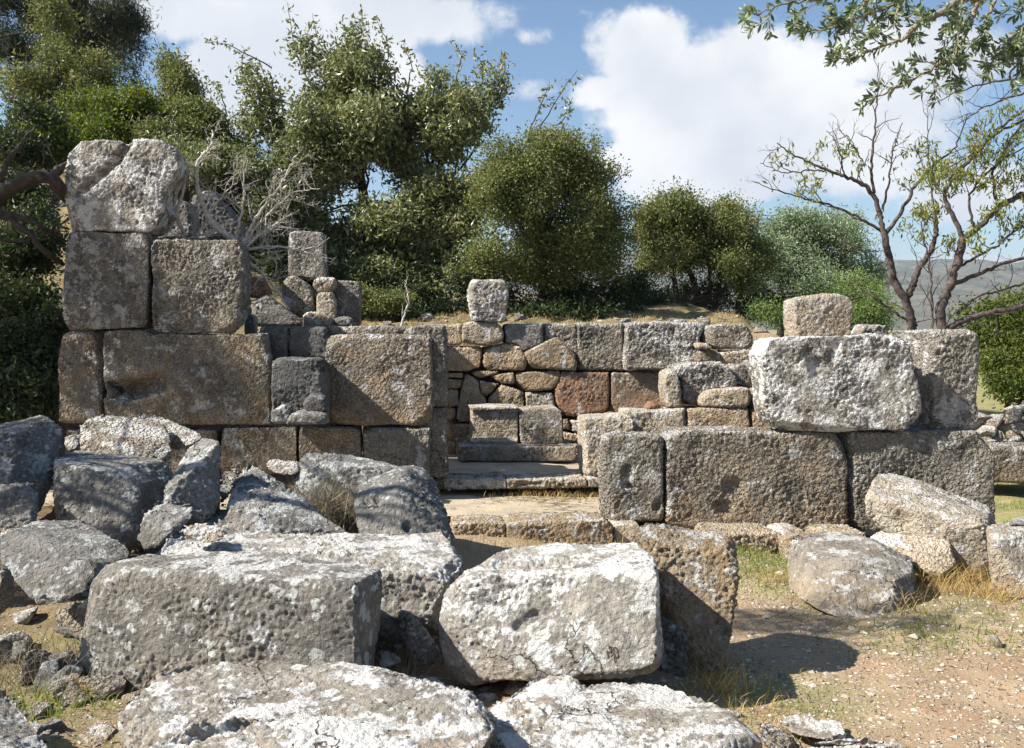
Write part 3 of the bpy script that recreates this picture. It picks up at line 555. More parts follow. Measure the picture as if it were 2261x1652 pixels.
Hh('small grey block lying on the edge block at the right', 'slate', '6', [(1915,385,6.3),(1960,355,6.5),(2130,345,6.5),(2130,385,6.2),(1930,402,6.2),(1960,440,6.4),(2130,440,6.3)], name='fallen_block', rnd=10, rough=1.5)
S('ochre footing stone below the long orthostate', 'ochre', '6', [(250,448),(420,446),(640,448),(655,470),(630,600),(520,655),(400,662),(250,640)], 7.22, .4, rnd=14, rough=1.5)
S('reddish footing stone left of the humped boulder', 'ochre', '6', [(682,470),(720,450),(830,448),(830,700),(700,640),(680,560)], 7.1, .4, rnd=12)
S('tan footing stone below the dark end block, mostly hidden by the boulders', 'ochre', '6', [(880,446),(1130,446),(1130,640),(880,640)], 7.3, .4, rnd=12)
Hh('tall honeycombed ochre block standing behind the pale foreground block', 'foreochre', '5', [(1615,385,5.0),(1680,372,5.1),(1990,430,4.95),(2130,450,4.75),(2158,520,4.62),(2162,700,4.55),(2130,1130,4.45),(2100,1250,4.4),(1890,1250,4.5),(1640,470,4.78),(1760,860,4.65),(2140,480,5.0),(1900,1200,4.8)], name='fallen_block', vox=.010, rough=1.7, rnd=14, amp=1.5)
# ---- main foreground blocks
Hh('pale thick block propped up in the middle foreground', 'forelight', '5', [(561,700,4.396),(676,640,4.399),(1110,650,4.276),(1510,640,4.186),(1741,645,4.122),(1761,900,4.149),(1768,1128,4.178),(1736,1193,4.013),(1560,1183,4.038),(1050,1208,4.115),(676,1226,4.379),(626,1148,4.386),(521,940,4.422),(521,870,4.422),(850,510,4.765),(900,500,4.817),(1300,475,4.758),(1690,468,4.639),(1721,520,4.595),(1746,1100,4.412),(700,1188,4.567),(600,1110,4.36),(640,1180,4.36)], name='fallen_block', vox=.0085, rnd=12, rough=.85, amp=1.3,
   carve=[([(880,590),(1040,600),(1270,580)], 9, .03), ([(990,930),(1080,870)], 14, .02)])
Hh('small grey block peeping out right of the propped pale block', 'slate', '5', [(1740,880,4.62),(1760,865,4.62),(1880,930,4.52),(1895,960,4.48),(1898,1250,4.44),(1700,1250,4.5),(1720,880,4.8),(1890,950,4.78),(1890,1240,4.72)], name='fallen_block', vox=.0095, rough=1.3)
Hh('large grey spotted block at the left of the foreground', 'fore', '4', [(391,859,4.42),(426,837,4.42),(800,874,4.3),(1350,924,4.16),(1572,919,4.08),(1582,994,4.06),(1592,1430,4.08),(1200,1430,4.15),(600,1450,4.3),(540,1472,4.32),(351,1455,4.42),(344,1194,4.44),(361,994,4.44),(640,789,4.68),(1000,769,4.72),(1400,794,4.6),(1697,854,4.39),(1702,1294,4.4),(620,1410,4.7)], name='fallen_block', vox=.0085, rnd=8, rough=.7, amp=1.3)
Hh('rough-topped pale block behind the spotted block, carrying a loose stone', 'forelight', 'p', [(350,1200,5.05),(460,1178,5.35),(700,1175,5.4),(1009,1181,5.3),(1020,1200,5.15),(1021,1249,4.85),(983,1272,4.62),(835,1262,4.70),(350,1240,4.85),(958,1361,4.6),(985,1420,4.75),(840,1340,4.66),(850,1470,4.75),(1018,1330,5.0),(400,1350,4.8)], name='fallen_block', vox=.010, rnd=7, rough=1.5, amp=1.4,
   carve=[([(1330,790),(1600,800),(1900,840)], 9, .03)])
Hh('small cream stone lying loose on the rough-topped block', 'cream', '4', [(818,680,4.95),(845,655,5.05),(900,638,5.08),(995,655,5.05),(1005,700,4.95),(1000,728,4.9),(930,745,4.88),(870,732,4.9),(832,703,4.95)], name='loose_stone', cat='stone', vox=.007, rnd=6)
Hh('thin upright grey stone wedged between the two main foreground blocks', 'grey', '5', [(345,850,4.55),(372,835,4.55),(410,845,4.5),(520,960,4.5),(600,1080,4.45),(600,1135,4.42),(430,1145,4.42),(400,1000,4.45),(410,850,4.65),(600,1100,4.6)], name='wedge_stone', cat='stone', vox=.008, rnd=10)
Hh('dim stone on the ground below the thin wedged stone', 'grey', '5', [(240,1040,4.45),(330,1050,4.45),(400,1130,4.35),(330,1160,4.3),(240,1150,4.3),(300,1060,4.6)], name='wedge_stone', cat='stone', vox=.009)
Hh('low dark stone lying in the gap under the propped block', 'dark', '5', [(320,1175,4.25),(520,1160,4.25),(640,1190,4.2),(640,1280,4.1),(300,1260,4.1),(400,1300,4.05)], name='wedge_stone', cat='stone', vox=.009, rough=1.5)
# bottom slabs
Hh('broad grey slab across the bottom left foreground', 'fore', '4', [(484,1520,3.45),(604,1420,3.62),(772,1279,3.95),(1088,1264,3.98),(1329,1284,3.92),(1676,1284,3.88),(2200,1420,3.45),(2216,1440,3.4),(2206,1550,3.25),(2206,1720,3.1),(1192,1720,3.1),(562,1720,3.3),(478,1660,3.42),(2206,1670,3.5)], name='flat_slab', cat='slab', vox=.0085, rnd=14, rough=1.1, amp=1.7)
Hh('pale ragged slab nearest the camera at the bottom left', 'forelight', '4', [(526,1654,2.95),(776,1584,3.05),(1088,1524,3.12),(1286,1494,3.14),(1421,1519,3.1),(1816,1529,3.06),(2128,1614,2.95),(2211,1694,2.85),(1192,1794,2.6),(568,1794,2.6),(2211,1844,2.7)], name='flat_slab', cat='slab', vox=.0075, rnd=10, rough=1.3, amp=1.9)
Hh('broad pale slab at the bottom right of the foreground', 'forelight', '5', [(979,1560,3.28),(1161,1430,3.5),(1328,1229,3.95),(1494,1234,3.93),(1681,1219,3.95),(1910,1239,3.9),(2035,1340,3.75),(2264,1430,3.5),(2295,1510,3.25),(2300,1650,3.2),(1702,1670,3.1),(974,1670,3.1),(2300,1630,3.6)], name='flat_slab', cat='slab', vox=.0085, rnd=14, rough=1.0, amp=1.7)
Hh('rounded pale stone between the two bottom slabs, under the propped block', 'forelight', '5', [(797,1370,3.8),(993,1242,3.98),(1082,1192,4.05),(1273,1174,4.05),(1362,1217,3.95),(1374,1340,3.8),(1194,1440,3.6),(1183,1590,3.4),(791,1640,3.3),(802,1460,3.5),(993,1440,3.5)], name='flat_slab', cat='slab', vox=.0085, rnd=18, rough=1.3, amp=1.5)
Hh('blue-grey stone in the bottom left corner', 'slate', '4', [(-60,1440,3.7),(40,1420,3.75),(150,1490,3.6),(240,1580,3.45),(262,1700,3.3),(-60,1750,3.1),(-60,1480,3.5),(100,1700,3.2)], name='corner_stone', cat='stone', vox=.0085, rnd=14, rough=1.4, amp=1.4)
Hh('cream stone on the ground under the left edge of the spotted block', 'cream', '4', [(270,1620,3.8),(330,1540,3.95),(390,1475,4.1),(560,1465,4.1),(560,1560,3.9),(520,1700,3.6),(260,1700,3.6)], name='corner_stone', cat='stone', vox=.0095, rnd=14)
Hh('pale knobbly stone on the path beside the bottom right slab', 'forelight', '6', [(590,1490,3.95),(660,1465,4.05),(900,1480,4.0),(1000,1500,3.95),(1070,1590,3.8),(950,1600,3.75),(800,1570,3.8),(640,1550,3.85),(900,1620,3.75)], name='path_stone', cat='stone', vox=.009, rnd=8, rough=1.6, amp=1.6)
Hh('dark shaded stone tucked behind the bottom right slab', 'grey', '6', [(500,1490,3.95),(600,1480,4.0),(680,1560,3.85),(740,1600,3.75),(740,1680,3.7),(560,1700,3.6),(500,1560,3.8)], name='path_stone', cat='stone', vox=.0095, rnd=12)
Hh('flat pale stone at the bottom edge of the path', 'forelight', '6', [(700,1640,3.62),(1060,1585,3.72),(1330,1600,3.7),(1520,1680,3.5),(1300,1720,3.45),(700,1720,3.45)], name='path_stone', cat='stone', vox=.009, rnd=8, rough=1.6, amp=1.5)
# ---- left heap
Hh('tall bluish boulder at the left edge of the heap', 'slate', '4', [(-60,215,6.5),(60,190,6.5),(205,155,6.5),(262,180,6.45),(283,220,6.3),(275,330,6.2),(240,520,6.0),(200,640,5.9),(-60,560,5.9),(-60,250,6.0),(150,240,6.1),(90,620,5.7)], name='boulder', cat='boulder', rough=1.4)
Hh('squared grey block below the tall bluish boulder', 'dark', '4', [(-60,475,5.55),(160,478,5.5),(168,500,5.45),(165,680,5.3),(-60,680,5.3),(-60,470,5.9),(165,475,5.9)], name='fallen_block', rough=1.5)
Hh('rounded boulder with a sunlit top in the middle of the heap', 'grey', '4', [(335,270,6.8),(350,215,6.9),(400,158,7.1),(550,165,7.1),(720,185,7.1),(765,215,7.0),(780,330,6.7),(770,375,6.6),(600,350,6.5),(420,330,6.6),(340,330,6.7)], name='boulder', cat='boulder', rnd=16)
Hh('pale boulder half hidden behind the sunlit-topped one', 'whitish', '4', [(600,165,7.3),(650,155,7.4),(760,190,7.35),(860,230,7.2),(920,260,7.0),(900,300,6.9),(780,330,7.0),(650,300,7.1)], name='boulder', cat='boulder', rough=1.6)
Hh('large box-shaped dark block with a bright flat top', 'dark', '4', [(235,345,6.35),(330,325,6.7),(480,322,6.75),(770,375,6.25),(785,395,6.2),(590,410,5.75),(790,640,6.1),(620,760,5.6),(540,790,5.55),(250,680,5.65),(240,380,5.85),(400,395,5.75)], name='fallen_block', rnd=9, rough=1.2)
Hh('leaning broken slab with a pointed top in the heap', 'slate', '4', [(800,370,5.75),(850,300,5.85),(900,260,5.9),(975,262,5.85),(980,300,5.75),(982,560,5.6),(930,600,5.5),(900,660,5.45),(760,640,5.35),(690,560,5.35),(780,440,5.6),(960,660,5.9)], name='fallen_block', rnd=9, rough=1.5)
Hh('knobbly foot stone in front of the leaning broken slab', 'slate', '4', [(645,590,5.35),(700,540,5.45),(760,535,5.45),(870,560,5.4),(890,610,5.3),(790,650,5.2),(700,770,5.1),(640,780,5.1),(605,740,5.15),(620,640,5.25)], name='boulder', cat='boulder', rnd=14, rough=1.5)
Hh('ridged dark boulder with pale lichen flecks at the lower left', 'dark', '4', [(10,680,5.1),(60,672,5.1),(180,655,5.25),(260,610,5.45),(340,615,5.4),(400,650,5.3),(500,720,5.1),(635,780,5.0),(420,830,4.75),(390,960,4.65),(250,1010,4.6),(110,1000,4.65),(10,850,4.8),(-60,800,4.9)], name='boulder', cat='boulder', rnd=14, rough=1.2)
Hh('round brown stone at the left edge of the photo', 'brown', '4', [(-80,820,4.6),(0,808,4.65),(50,860,4.55),(80,930,4.5),(75,1020,4.4),(0,1090,4.3),(-80,1090,4.3),(0,900,4.3)], name='boulder', cat='boulder', rnd=18)
Hh('pyramid-shaped bluish boulder in the heap', 'slate', '4', [(1085,385,6.1),(1120,365,6.15),(1160,368,6.1),(1010,560,5.6),(1000,600,5.5),(1280,470,5.95),(1440,590,5.75),(1560,690,5.55),(1500,760,5.6),(1000,760,5.5),(1250,760,5.3),(1100,560,5.55),(1020,620,5.6)], name='boulder', cat='boulder', rnd=9, rough=1.5)
Hh('flat grey stone wedged below the pyramid boulder', 'slate', '4', [(800,640,5.5),(900,600,5.7),(1000,575,5.75),(1180,590,5.7),(1280,610,5.6),(1290,690,5.45),(900,720,5.3),(740,690,5.35),(750,730,5.3)], name='fallen_block', rnd=12, rough=1.5)
Hh('small pale stone behind the leaning broken slab', 'whitish', '4', [(985,410,6.4),(1060,405,6.4),(1080,440,6.3),(1030,500,6.2),(985,470,6.2)], name='loose_stone', cat='stone')
Hh('grey stone between the leaning slab and the pyramid boulder', 'slate', '4', [(975,420,6.1),(1010,430,6.1),(1060,470,6.0),(1000,580,5.8),(970,560,5.8)], name='loose_stone', cat='stone', rough=1.5)
Hh('small pale stone left of the sunlit-topped boulder', 'whitish', '4', [(283,255,7.1),(330,258,7.1),(335,320,6.9),(285,335,6.9)], name='loose_stone', cat='stone', back=.2)
Hh('pale rubble stone between the footing and the pyramid boulder', 'whitish', '4', [(1170,375,6.9),(1320,385,6.9),(1330,430,6.7),(1240,440,6.7),(1180,400,6.8)], name='loose_stone', cat='stone', back=.15)
Hh('long smooth bluish boulder below the doorway wall', 'slate', '2', [(-20,1180,6.9),(60,1142,7.2),(200,1155,7.2),(420,1195,7.1),(560,1215,7.0),(680,1235,6.9),(740,1300,6.8),(760,1440,6.7),(700,1500,6.5),(300,1560,6.4),(0,1500,6.5),(-60,1300,6.7),(250,1230,6.7),(-20,1480,7.1),(700,1480,7.1)], name='boulder', cat='boulder', rnd=16, rough=1.5)
Hh('dark pitted boulder beside the front doorstep', 'dark', '2', [(290,1330,5.8),(380,1290,5.9),(520,1228,6.1),(600,1220,6.15),(670,1240,6.1),(735,1320,5.95),(770,1400,5.8),(850,1590,5.5),(850,1700,5.4),(300,1680,5.4),(285,1440,5.6),(560,1250,5.8),(600,1650,5.3),(500,1400,5.5)], name='boulder', cat='boulder', rnd=13, rough=1.1,
   carve=[([(345,1415),(350,1418)], 9, .05), ([(395,1400),(405,1425)], 8, .05), ([(570,1555),(578,1560)], 9, .04)])
S('long tooled grey-brown block under the rubble pile at the far right', 'brown', 'p', [(2150,990),(2420,988),(2425,1066),(2150,1066)], 9.95, .6, vox=.016)
# ---- loose rocks: six shapes, copied below
def rock_proto(seed, mat, sq=(1, .8, .65)):
    import bmesh
    rg = np.random.default_rng(seed); bm = bmesh.new()
    for _ in range(13):
        v = rg.normal(size=3); v /= max(abs(v))**.6*np.linalg.norm(v)**.4; bm.verts.new(Vector(v*np.array(sq)*.15))
    r = bmesh.ops.convex_hull(bm, input=bm.verts); bmesh.ops.delete(bm, geom=[v for v in bm.verts if not v.link_faces], context='VERTS')
    me = bpy.data.meshes.new('loose_rock'); bm.to_mesh(me); bm.free(); o = bpy.data.objects.new('loose_rock', me); link(o)
    q = o.modifiers.new('r', 'REMESH'); q.mode = 'VOXEL'; q.voxel_size = .011
    s = o.modifiers.new('s', 'SMOOTH'); s.factor = .5; s.iterations = 3
    JOBS.append((o, 'loose rock', 'rock', M[mat], .5, .7, [], 0, 'loose rocks')); return o
PROTO = [rock_proto(100+i, m, q) for i, (m, q) in enumerate([('forelight', (1, .8, .6)), ('cream', (1, .9, .5)), ('whitish', (1, .7, .7)), ('grey', (1, .8, .55)), ('cream', (.9, .9, .75)), ('slate', (1, .75, .6))])]

def finish_stones():
    bpy.context.view_layer.update(); dg = bpy.context.evaluated_depsgraph_get(); tot = 0
    for k, (o, label, cat, mat, amp, rough, cv, d, group) in enumerate(JOBS):
        me = bpy.data.meshes.new_from_object(o.evaluated_get(dg)); n = len(me.vertices); tot += n
        old = o.data; o.modifiers.clear(); o.data = me; me.name = o.name
        co = np.empty(n*3, np.float32); me.vertices.foreach_get('co', co); co = co.reshape(-1, 3).astype(float)
        no = np.empty(n*3, np.float32); me.vertex_normals.foreach_get('vector', no); no = no.reshape(-1, 3).astype(float)
        s = k*13+5
        rg = np.random.default_rng(s); sz = np.ptp(co, axis=0)
        if sz.max() > .28 and amp > .6:
            for q in range(16):                      # broken corners and arrises: flat fracture facets
                v = np.sign(rg.normal(size=3))*rg.uniform(.35, 1, 3)
                if q % 3: v[rg.integers(3)] *= .15
                v /= np.linalg.norm(v); pr = co@v; lim = pr.max()-rg.uniform(.008, .036)*min(1, sz.max())*min(amp, 1.2)*(1.5 if not q % 3 else 1)
                ov = np.clip(pr-lim, 0, None); co -= v*(ov*.92)[:, None]
        low = pnoise(co, 3.6, s)*.022+pnoise(co, 9, s+1)*.006
        midn = pnoise(co, 24, s+2); hi = pnoise(co, 52, s+3)
        h2 = pnoise(co, 85, s+6); gate = sm(-.25, .3, pnoise(co, 3.2, s+8))
        det = rough*(.35+.9*gate)*(-np.abs(midn)*.003+midn*.004+.0065*np.clip(hi*2.8, -.8, .8)+.0036*np.clip(h2*2.5, -.8, .8))
        c1, r1 = cells(co, 13, s+4)
        pit = -np.clip(1-c1/(.08+.22*r1), 0, 1)**.6*.012*(r1 > .8)
        disp = amp*low+det+pit*rough
        co += no*disp[:, None]
        if cv:
            rel = co-np.array((0, 0, EYE)); cp, sp = math.cos(PITCH), math.sin(PITCH)
            yy = rel[:, 1]*cp-rel[:, 2]*sp; zz = rel[:, 1]*sp+rel[:, 2]*cp
            px = W0/2+F*rel[:, 0]/yy; py = H0/2-F*zz/yy
            face = np.clip(-no[:, 1]*1.6, 0, 1)+np.clip(no[:, 2], 0, 1)*.5
            for (seg, rad, dep) in cv:
                for a, b in zip(seg[:-1], seg[1:]):
                    ax, ay = a[:2]; bx, by = b[:2]; L2 = (bx-ax)**2+(by-ay)**2+1e-6
                    t = np.clip(((px-ax)*(bx-ax)+(py-ay)*(by-ay))/L2, 0, 1)
                    q = np.hypot(px-ax-t*(bx-ax), py-ay-t*(by-ay))/rad
                    co -= no*(face*dep*np.exp(-q**4))[:, None]
        base = np.array(((co[:, 0].min()+co[:, 0].max())/2, (co[:, 1].min()+co[:, 1].max())/2, co[:, 2].min()))
        me.vertices.foreach_set('co', (co-base).astype(np.float32).ravel()); o.location = base
        me.polygons.foreach_set('use_smooth', np.ones(len(me.polygons), bool))
        me.materials.clear(); me.materials.append(mat); me.update()
        tag(o, label, cat, group); bpy.data.meshes.remove(old)
    print('STONES', len(JOBS), 'verts', tot)
finish_stones()
# ------------------------------------------------------------------ copies of the loose rocks
_used = [False]*len(PROTO)
def rock(k, loc, size, rot, label, group, name='loose_rock', cat='rock'):
    o = PROTO[k]
    if _used[k]: o = o.copy(); sc.collection.objects.link(o)
    _used[k] = True
    o.name = name; o.location = loc; o.scale = (size, size*random.uniform(.85, 1.15), size*random.uniform(.8, 1.1)); o.rotation_euler = (random.uniform(-.3, .3), random.uniform(-.3, .3), rot)
    wd = ['white-crusted angular', 'flat cream', 'long pale', 'grey', 'chunky cream', 'blue-grey'][k]
    label = label.replace('@', ('large ' if size > 1 else 'small ' if size < .4 else '')+wd)
    tag(o, label, cat, group); return o
def gz(x, y): return float(G(np.array([[x]]), np.array([[y]]))[0, 0])
# rubble wall at the far right
Y0 = 10.0
for r in range(6):
    for k in range(9-r//2):
        px = 2168+31*k+random.uniform(-6, 6)+(15 if r % 2 else 0); py = 1012-18.5*r+random.uniform(-3, 3)
        if r == 5 and k in (0, 1, 6, 7): continue
        rock(random.choice([0, 1, 2, 4, 1]), at(px, py, Y0+random.uniform(-.04, .10)+.05*r), random.uniform(.72, 1.0), random.uniform(0, 6.28),
             ['@ rubble stone at the foot of the pile at the far right', '@ rubble stone in the middle of the pile at the far right', '@ rubble stone on top of the pile at the far right'][r//2], 'stones of the rubble pile at the far right', 'rubble_stone', 'stone')
# pale rocks strewn along the terrace behind the back wall
for k in range(46):
    x = random.uniform(-2.2, 2.9); y = random.uniform(11.0, 12.6) if k > 18 else random.uniform(11.0, 11.4)
    if k < 18: x = random.uniform(1.0, 2.9)
    rock(random.choice([0, 1, 2, 3]), (x, y, gz(x, y)-.02), random.uniform(.25, .85), random.uniform(0, 6.28),
         '@ rock lying on the terrace behind the '+('left part' if x < -.6 else 'middle' if x < 1.2 else 'right part')+' of the back wall', 'rocks strewn on the terrace behind the back wall')
# rocks on the hillside
for k in range(80):
    y = random.uniform(9.5, 20); x = -y*random.uniform(.27, .56)
    if x > -3.6 and y < 11.5: continue
    rock(random.choice([0, 2, 3, 5]), (x, y, gz(x, y)-.05), random.uniform(.5, 1.6)*(.6+y*.04), random.uniform(0, 6.28),
         '@ rock '+('low' if y < 12 else 'halfway up' if y < 16 else 'high')+' on the shrubby hillside at the left', 'rocks on the hillside at the left')
# stones on the path and in the left heap
for k in range(70):
    if k < 34:
        x = random.uniform(.9, 3.4); y = random.uniform(4.0, 6.9); s = random.uniform(.10, .28)
        lb, g = '@ stone on the '+('near' if y < 5 else 'middle' if y < 6 else 'far')+' part of the dirt path', 'small stones on the dirt path'
    else:
        x = random.uniform(-2.6, -1.55); y = random.uniform(3.5, 5.2); s = random.uniform(.16, .5)
        lb, g = '@ stone on the weedy ground '+('in front of' if y < 4.2 else 'beside')+' the large spotted block', 'stones on the weedy ground at the left'
    rock(random.choice([0, 1, 2, 4]), (x, y, gz(x, y)-.01), s, random.uniform(0, 6.28), lb, g)
for k in range(34):
    x = random.uniform(-2.5, -1.75); y = random.uniform(3.6, 4.9); s = random.uniform(.3, .9)
    rock(random.choice([5, 3, 2, 5]), (x, y, gz(x, y)-.03), s, random.uniform(0, 6.28), '@ stone half sunk in rubble '+('in front of' if y < 4.2 else 'beside')+' the large spotted block', 'stones on the weedy ground at the left')
for k in range(26):
    x = random.uniform(-.72, .6); y = random.uniform(4.0, 7.1); s = random.uniform(.2, .6)
    rock(random.choice([0, 1, 4, 3]), (x, y, gz(x, y)-.02), s, random.uniform(0, 6.28), '@ stone on the ground '+('just before the doorstep' if y > 6 else 'behind the propped block' if y > 4.9 else 'in the gap between the main foreground blocks'), 'stones before the doorstep')

for k in range(60):
    x = random.uniform(-3.6, -.75); y = random.uniform(4.95, 7.6); s = random.uniform(.35, 1.5)
    rock(random.choice([5, 3, 5, 2]), (x, y, gz(x, y)-.03), s, random.uniform(0, 6.28), '@ rubble stone low in the '+('left' if x < -2.6 else 'middle' if x < -1.6 else 'right')+' part of the '+('front' if y < 6.2 else 'back')+' boulder heap', 'rubble between the boulders of the left heap')
# ------------------------------------------------------------------ gravel and ground litter
def scatter_pebbles():
    n = 15000; x = RNG.uniform(.5, 4.2, n); y = RNG.uniform(3.2, 7.4, n)**1.0
    n2 = 5000; x = np.append(x, RNG.uniform(-3.2, -.4, n2)); y = np.append(y, RNG.uniform(3.0, 7.2, n2)); n += n2
    n3 = 1500; x = np.append(x, RNG.uniform(-2.5, 3.0, n3)); y = np.append(y, RNG.uniform(10.95, 13.5, n3)); n += n3
    z = G(x[None], y[None])[0]; s = RNG.uniform(.003, .010, n)*(1+(RNG.random(n) > .9)*1.3+(RNG.random(n) > .985)*1.6)
    s = np.where(y > 10, s*2, s)
    base = np.array([(1, 0, 0), (0, 1, 0), (-1, 0, 0), (0, -1, 0), (.1, .1, .7), (-.5, .5, .45), (.5, -.5, .4)])
    rot = RNG.uniform(0, 6.28, n); V = np.repeat(base[None], n, 0)*RNG.uniform(.6, 1.3, (n, 7, 3))
    c, s_ = np.cos(rot)[:, None], np.sin(rot)[:, None]
    V = np.stack([V[..., 0]*c-V[..., 1]*s_, V[..., 0]*s_+V[..., 1]*c, V[..., 2]*.7], -1)*s[:, None, None]+np.stack([x, y, z+.001], -1)[:, None]
    f = np.array([(0, 1, 4), (1, 5, 4), (1, 2, 5), (2, 4, 5), (2, 3, 4), (3, 6, 4), (3, 0, 6), (0, 4, 6)])
    Fc = (np.arange(n)[:, None, None]*7+f[None]).reshape(-1, 3)
    m, nt, p = new_mat('gravel'); a = nd(nt, 'ShaderNodeAttribute', attribute_name='tone'); r = nd(nt, 'ShaderNodeValToRGB'); nt.links.new(a.outputs['Fac'], r.inputs[0])
    r.color_ramp.elements[0].color = (.22, .17, .12, 1); r.color_ramp.elements[1].color = (.50, .45, .37, 1); nt.links.new(r.outputs[0], p.inputs['Base Color']); p.inputs['Roughness'].default_value = .95
    tag(mesh_np('gravel', V.reshape(-1, 3), Fc, m, attrs={'tone': ('FACE', np.repeat(RNG.random(n), 8))}), 'pale gravel and stone chips strewn on the dirt', 'gravel', kind='stuff')
scatter_pebbles()
def litter():
    n = 9000; x = np.r_[RNG.uniform(.6, 4.0, 5000), RNG.uniform(-3.4, -.4, 2500), RNG.uniform(-2.5, 3, 1500)]; y = np.r_[RNG.uniform(3.3, 7.3, 5000), RNG.uniform(3.2, 7.3, 2500), RNG.uniform(10.95, 12.8, 1500)]
    k = pnoise(np.stack([x, y, x*0], 1), 1.3, 91)+RNG.random(n)*.5 > .12; x, y = x[k], y[k]; n = len(x)
    C = np.stack([x, y, G(x[None], y[None])[0]+.006], 1); d = RNG.normal(size=(n, 3))*(1, 1, .18); d /= np.linalg.norm(d, axis=1)[:, None]
    u = RNG.normal(size=(n, 3))*.25+(0, 0, 1); s_ = np.cross(d, u); s_ /= np.linalg.norm(s_, axis=1)[:, None]; l = RNG.uniform(.012, .045, n)[:, None]; w = np.where(RNG.random(n) > .5, .009, .003)[:, None]
    V = np.stack([C-d*l/2, C+s_*w/2, C+d*l/2, C-s_*w/2], 1).reshape(-1, 3)
    tag(mesh_np('leaf_litter', V, np.arange(n)[:, None]*4+np.arange(4)[None], M['dryweed'], attrs={'tone': ('FACE', RNG.random(n))}), 'dry dead leaves and twigs scattered on the dirt', 'leaf litter', kind='stuff')
litter()
def blades(name, pts, h, w, mat, lean=.5, parent=None, label=None, cat=None, kind=None, seg=2):
    """grass blades: pts (n,3) roots; h, w arrays or numbers"""
    n = len(pts); a = RNG.uniform(0, 6.28, n); L = RNG.uniform(.5, 1.2, n)*h; ln = RNG.uniform(.1, 1, n)*lean
    d = np.stack([np.cos(a)*ln, np.sin(a)*ln, np.ones(n)], 1); d /= np.linalg.norm(d, axis=1)[:, None]
    sd = np.stack([-np.sin(a+1.2), np.cos(a+1.2), np.zeros(n)], 1)*w
    mid = pts+d*(L*.55)[:, None]; tip = pts+d*L[:, None]+np.stack([np.cos(a), np.sin(a), -np.ones(n)*.4], 1)*(L*ln*.45)[:, None]
    V = np.stack([pts-sd/2, pts+sd/2, mid+sd*.4, mid-sd*.4, tip], 1).reshape(-1, 3)
    i = np.arange(n)*5; Fc = np.concatenate([np.stack([i, i+1, i+2], 1), np.stack([i, i+2, i+3], 1), np.stack([i+3, i+2, i+4], 1)])
    t = RNG.random(n); o = mesh_np(name, V, Fc, mat, parent, attrs={'tone': ('FACE', np.tile(t, 3))}, loc=None if parent else tuple(pts.mean(0)))
    if label: tag(o, label, cat)
    if kind: tag(o, kind=kind)
    return o
def field(n, x0, x1, y0, y1, c=None):
    x = RNG.uniform(x0, x1, n); y = RNG.uniform(y0, y1, n)
    k = pnoise(np.stack([x, y, x*0], 1), 1.6, 77)+.25*pnoise(np.stack([x, y, x*0], 1), 6, 78) > -.02
    x, y = x[k], y[k]; return np.stack([x, y, G(x[None], y[None])[0]], 1)
def clump(n, x, y, sx, sy):
    a = RNG.normal(size=(n, 2))*(sx, sy)+(x, y); return np.stack([a[:, 0], a[:, 1], G(a[None, :, 0], a[None, :, 1])[0]], 1)
gp = np.concatenate([field(26000, 3.7, 7.5, 7.6, 13), clump(2600, 1.75, 6.55, .45, .28), clump(200, 1.15, 4.2, .25, .15), clump(500, 2.4, 5.6, .5, .2), field(500, -2.8, -1.5, 3.3, 5.4), clump(500, 2.2, 5.0, .25, .15)])
blades('grass', gp, .045, .005, M['grass'], .9, label='short thin green grass on the ground', cat='grass', kind='stuff')
gp = np.concatenate([field(5000, -2.8, 3.2, 10.95, 13), field(1500, -8, -3.9, 9.4, 15)])
blades('dry_grass', gp, .065, .006, M['straw'], .8, label='dry straw-coloured grass on the slope and terrace', cat='grass', kind='stuff')
def tuft(label, px, py, d, n, h, spread, mat='straw', w=.004, heads=False, z=None):
    c = at(px, py, d); zz = gz(c.x, c.y) if z is None else z
    a = RNG.normal(size=(n, 2))*(spread, spread*.6)+(c.x, c.y)
    o = blades('dry_grass_tuft', np.stack([a[:, 0], a[:, 1], np.full(n, zz)], 1), h, w, M[mat], 1.0, label=label, cat='grass tuft'); return o
tuft('golden dry grass tuft at the foot of the tall honeycombed block', 1590, 1520, 4.3, 110, .17, .07)
tuft('small golden tuft beside the bottom right slab, by the block shadow', 1680, 1560, 4.1, 70, .09, .09)
tuft('thick straw tuft before the ochre-sided block at the right', 2140, 1290, 6.0, 330, .22, .16)
tuft('thin straw tuft at the foot of the edge block at the right', 2225, 1330, 5.75, 160, .15, .12)
tuft('thin dry tuft behind the humped boulder', 1950, 1330, 5.6, 90, .18, .14)
tuft('brown dry weed between the spotted block and the thin wedged stone', 880, 1430, 4.35, 130, .26, .06, 'dryweed', .0035)
tuft('dry fringe of grass along the foot of the front doorstep', 1180, 1205, 7.2, 420, .07, .42, w=.005)
tuft('dry fringe of grass along the foot of the inner step', 1240, 1090, 8.5, 360, .07, .28, w=.005, z=.15)
tuft('grey weed patch at the lower left, below the ridged boulder', 120, 1330, 4.55, 380, .22, .22, 'dryweed', .004)
tuft('thin green-grey weeds left of the spotted block', 110, 1440, 4.1, 240, .12, .2, 'grass', .004)
tuft('small green weed at the foot of the long orthostate', 1640, 1262, 6.9, 160, .09, .12, 'grass', .005)
tuft('straw fringe left of the humped boulder', 1735, 1300, 6.2, 160, .10, .10)
tuft('dry weeds between the ridged boulder and the spotted block', 300, 1330, 4.7, 220, .16, .10, 'dryweed', .004)
tuft('straw weeds at the left foot of the spotted block', 170, 1530, 4.25, 160, .10, .08)
tuft('dry weeds in the gap behind the propped block', 1060, 1215, 6.0, 200, .12, .16, 'dryweed', .005)
tuft('dead stems by the knobbly path stone', 1720, 1600, 3.95, 90, .10, .10, 'straw', .003)
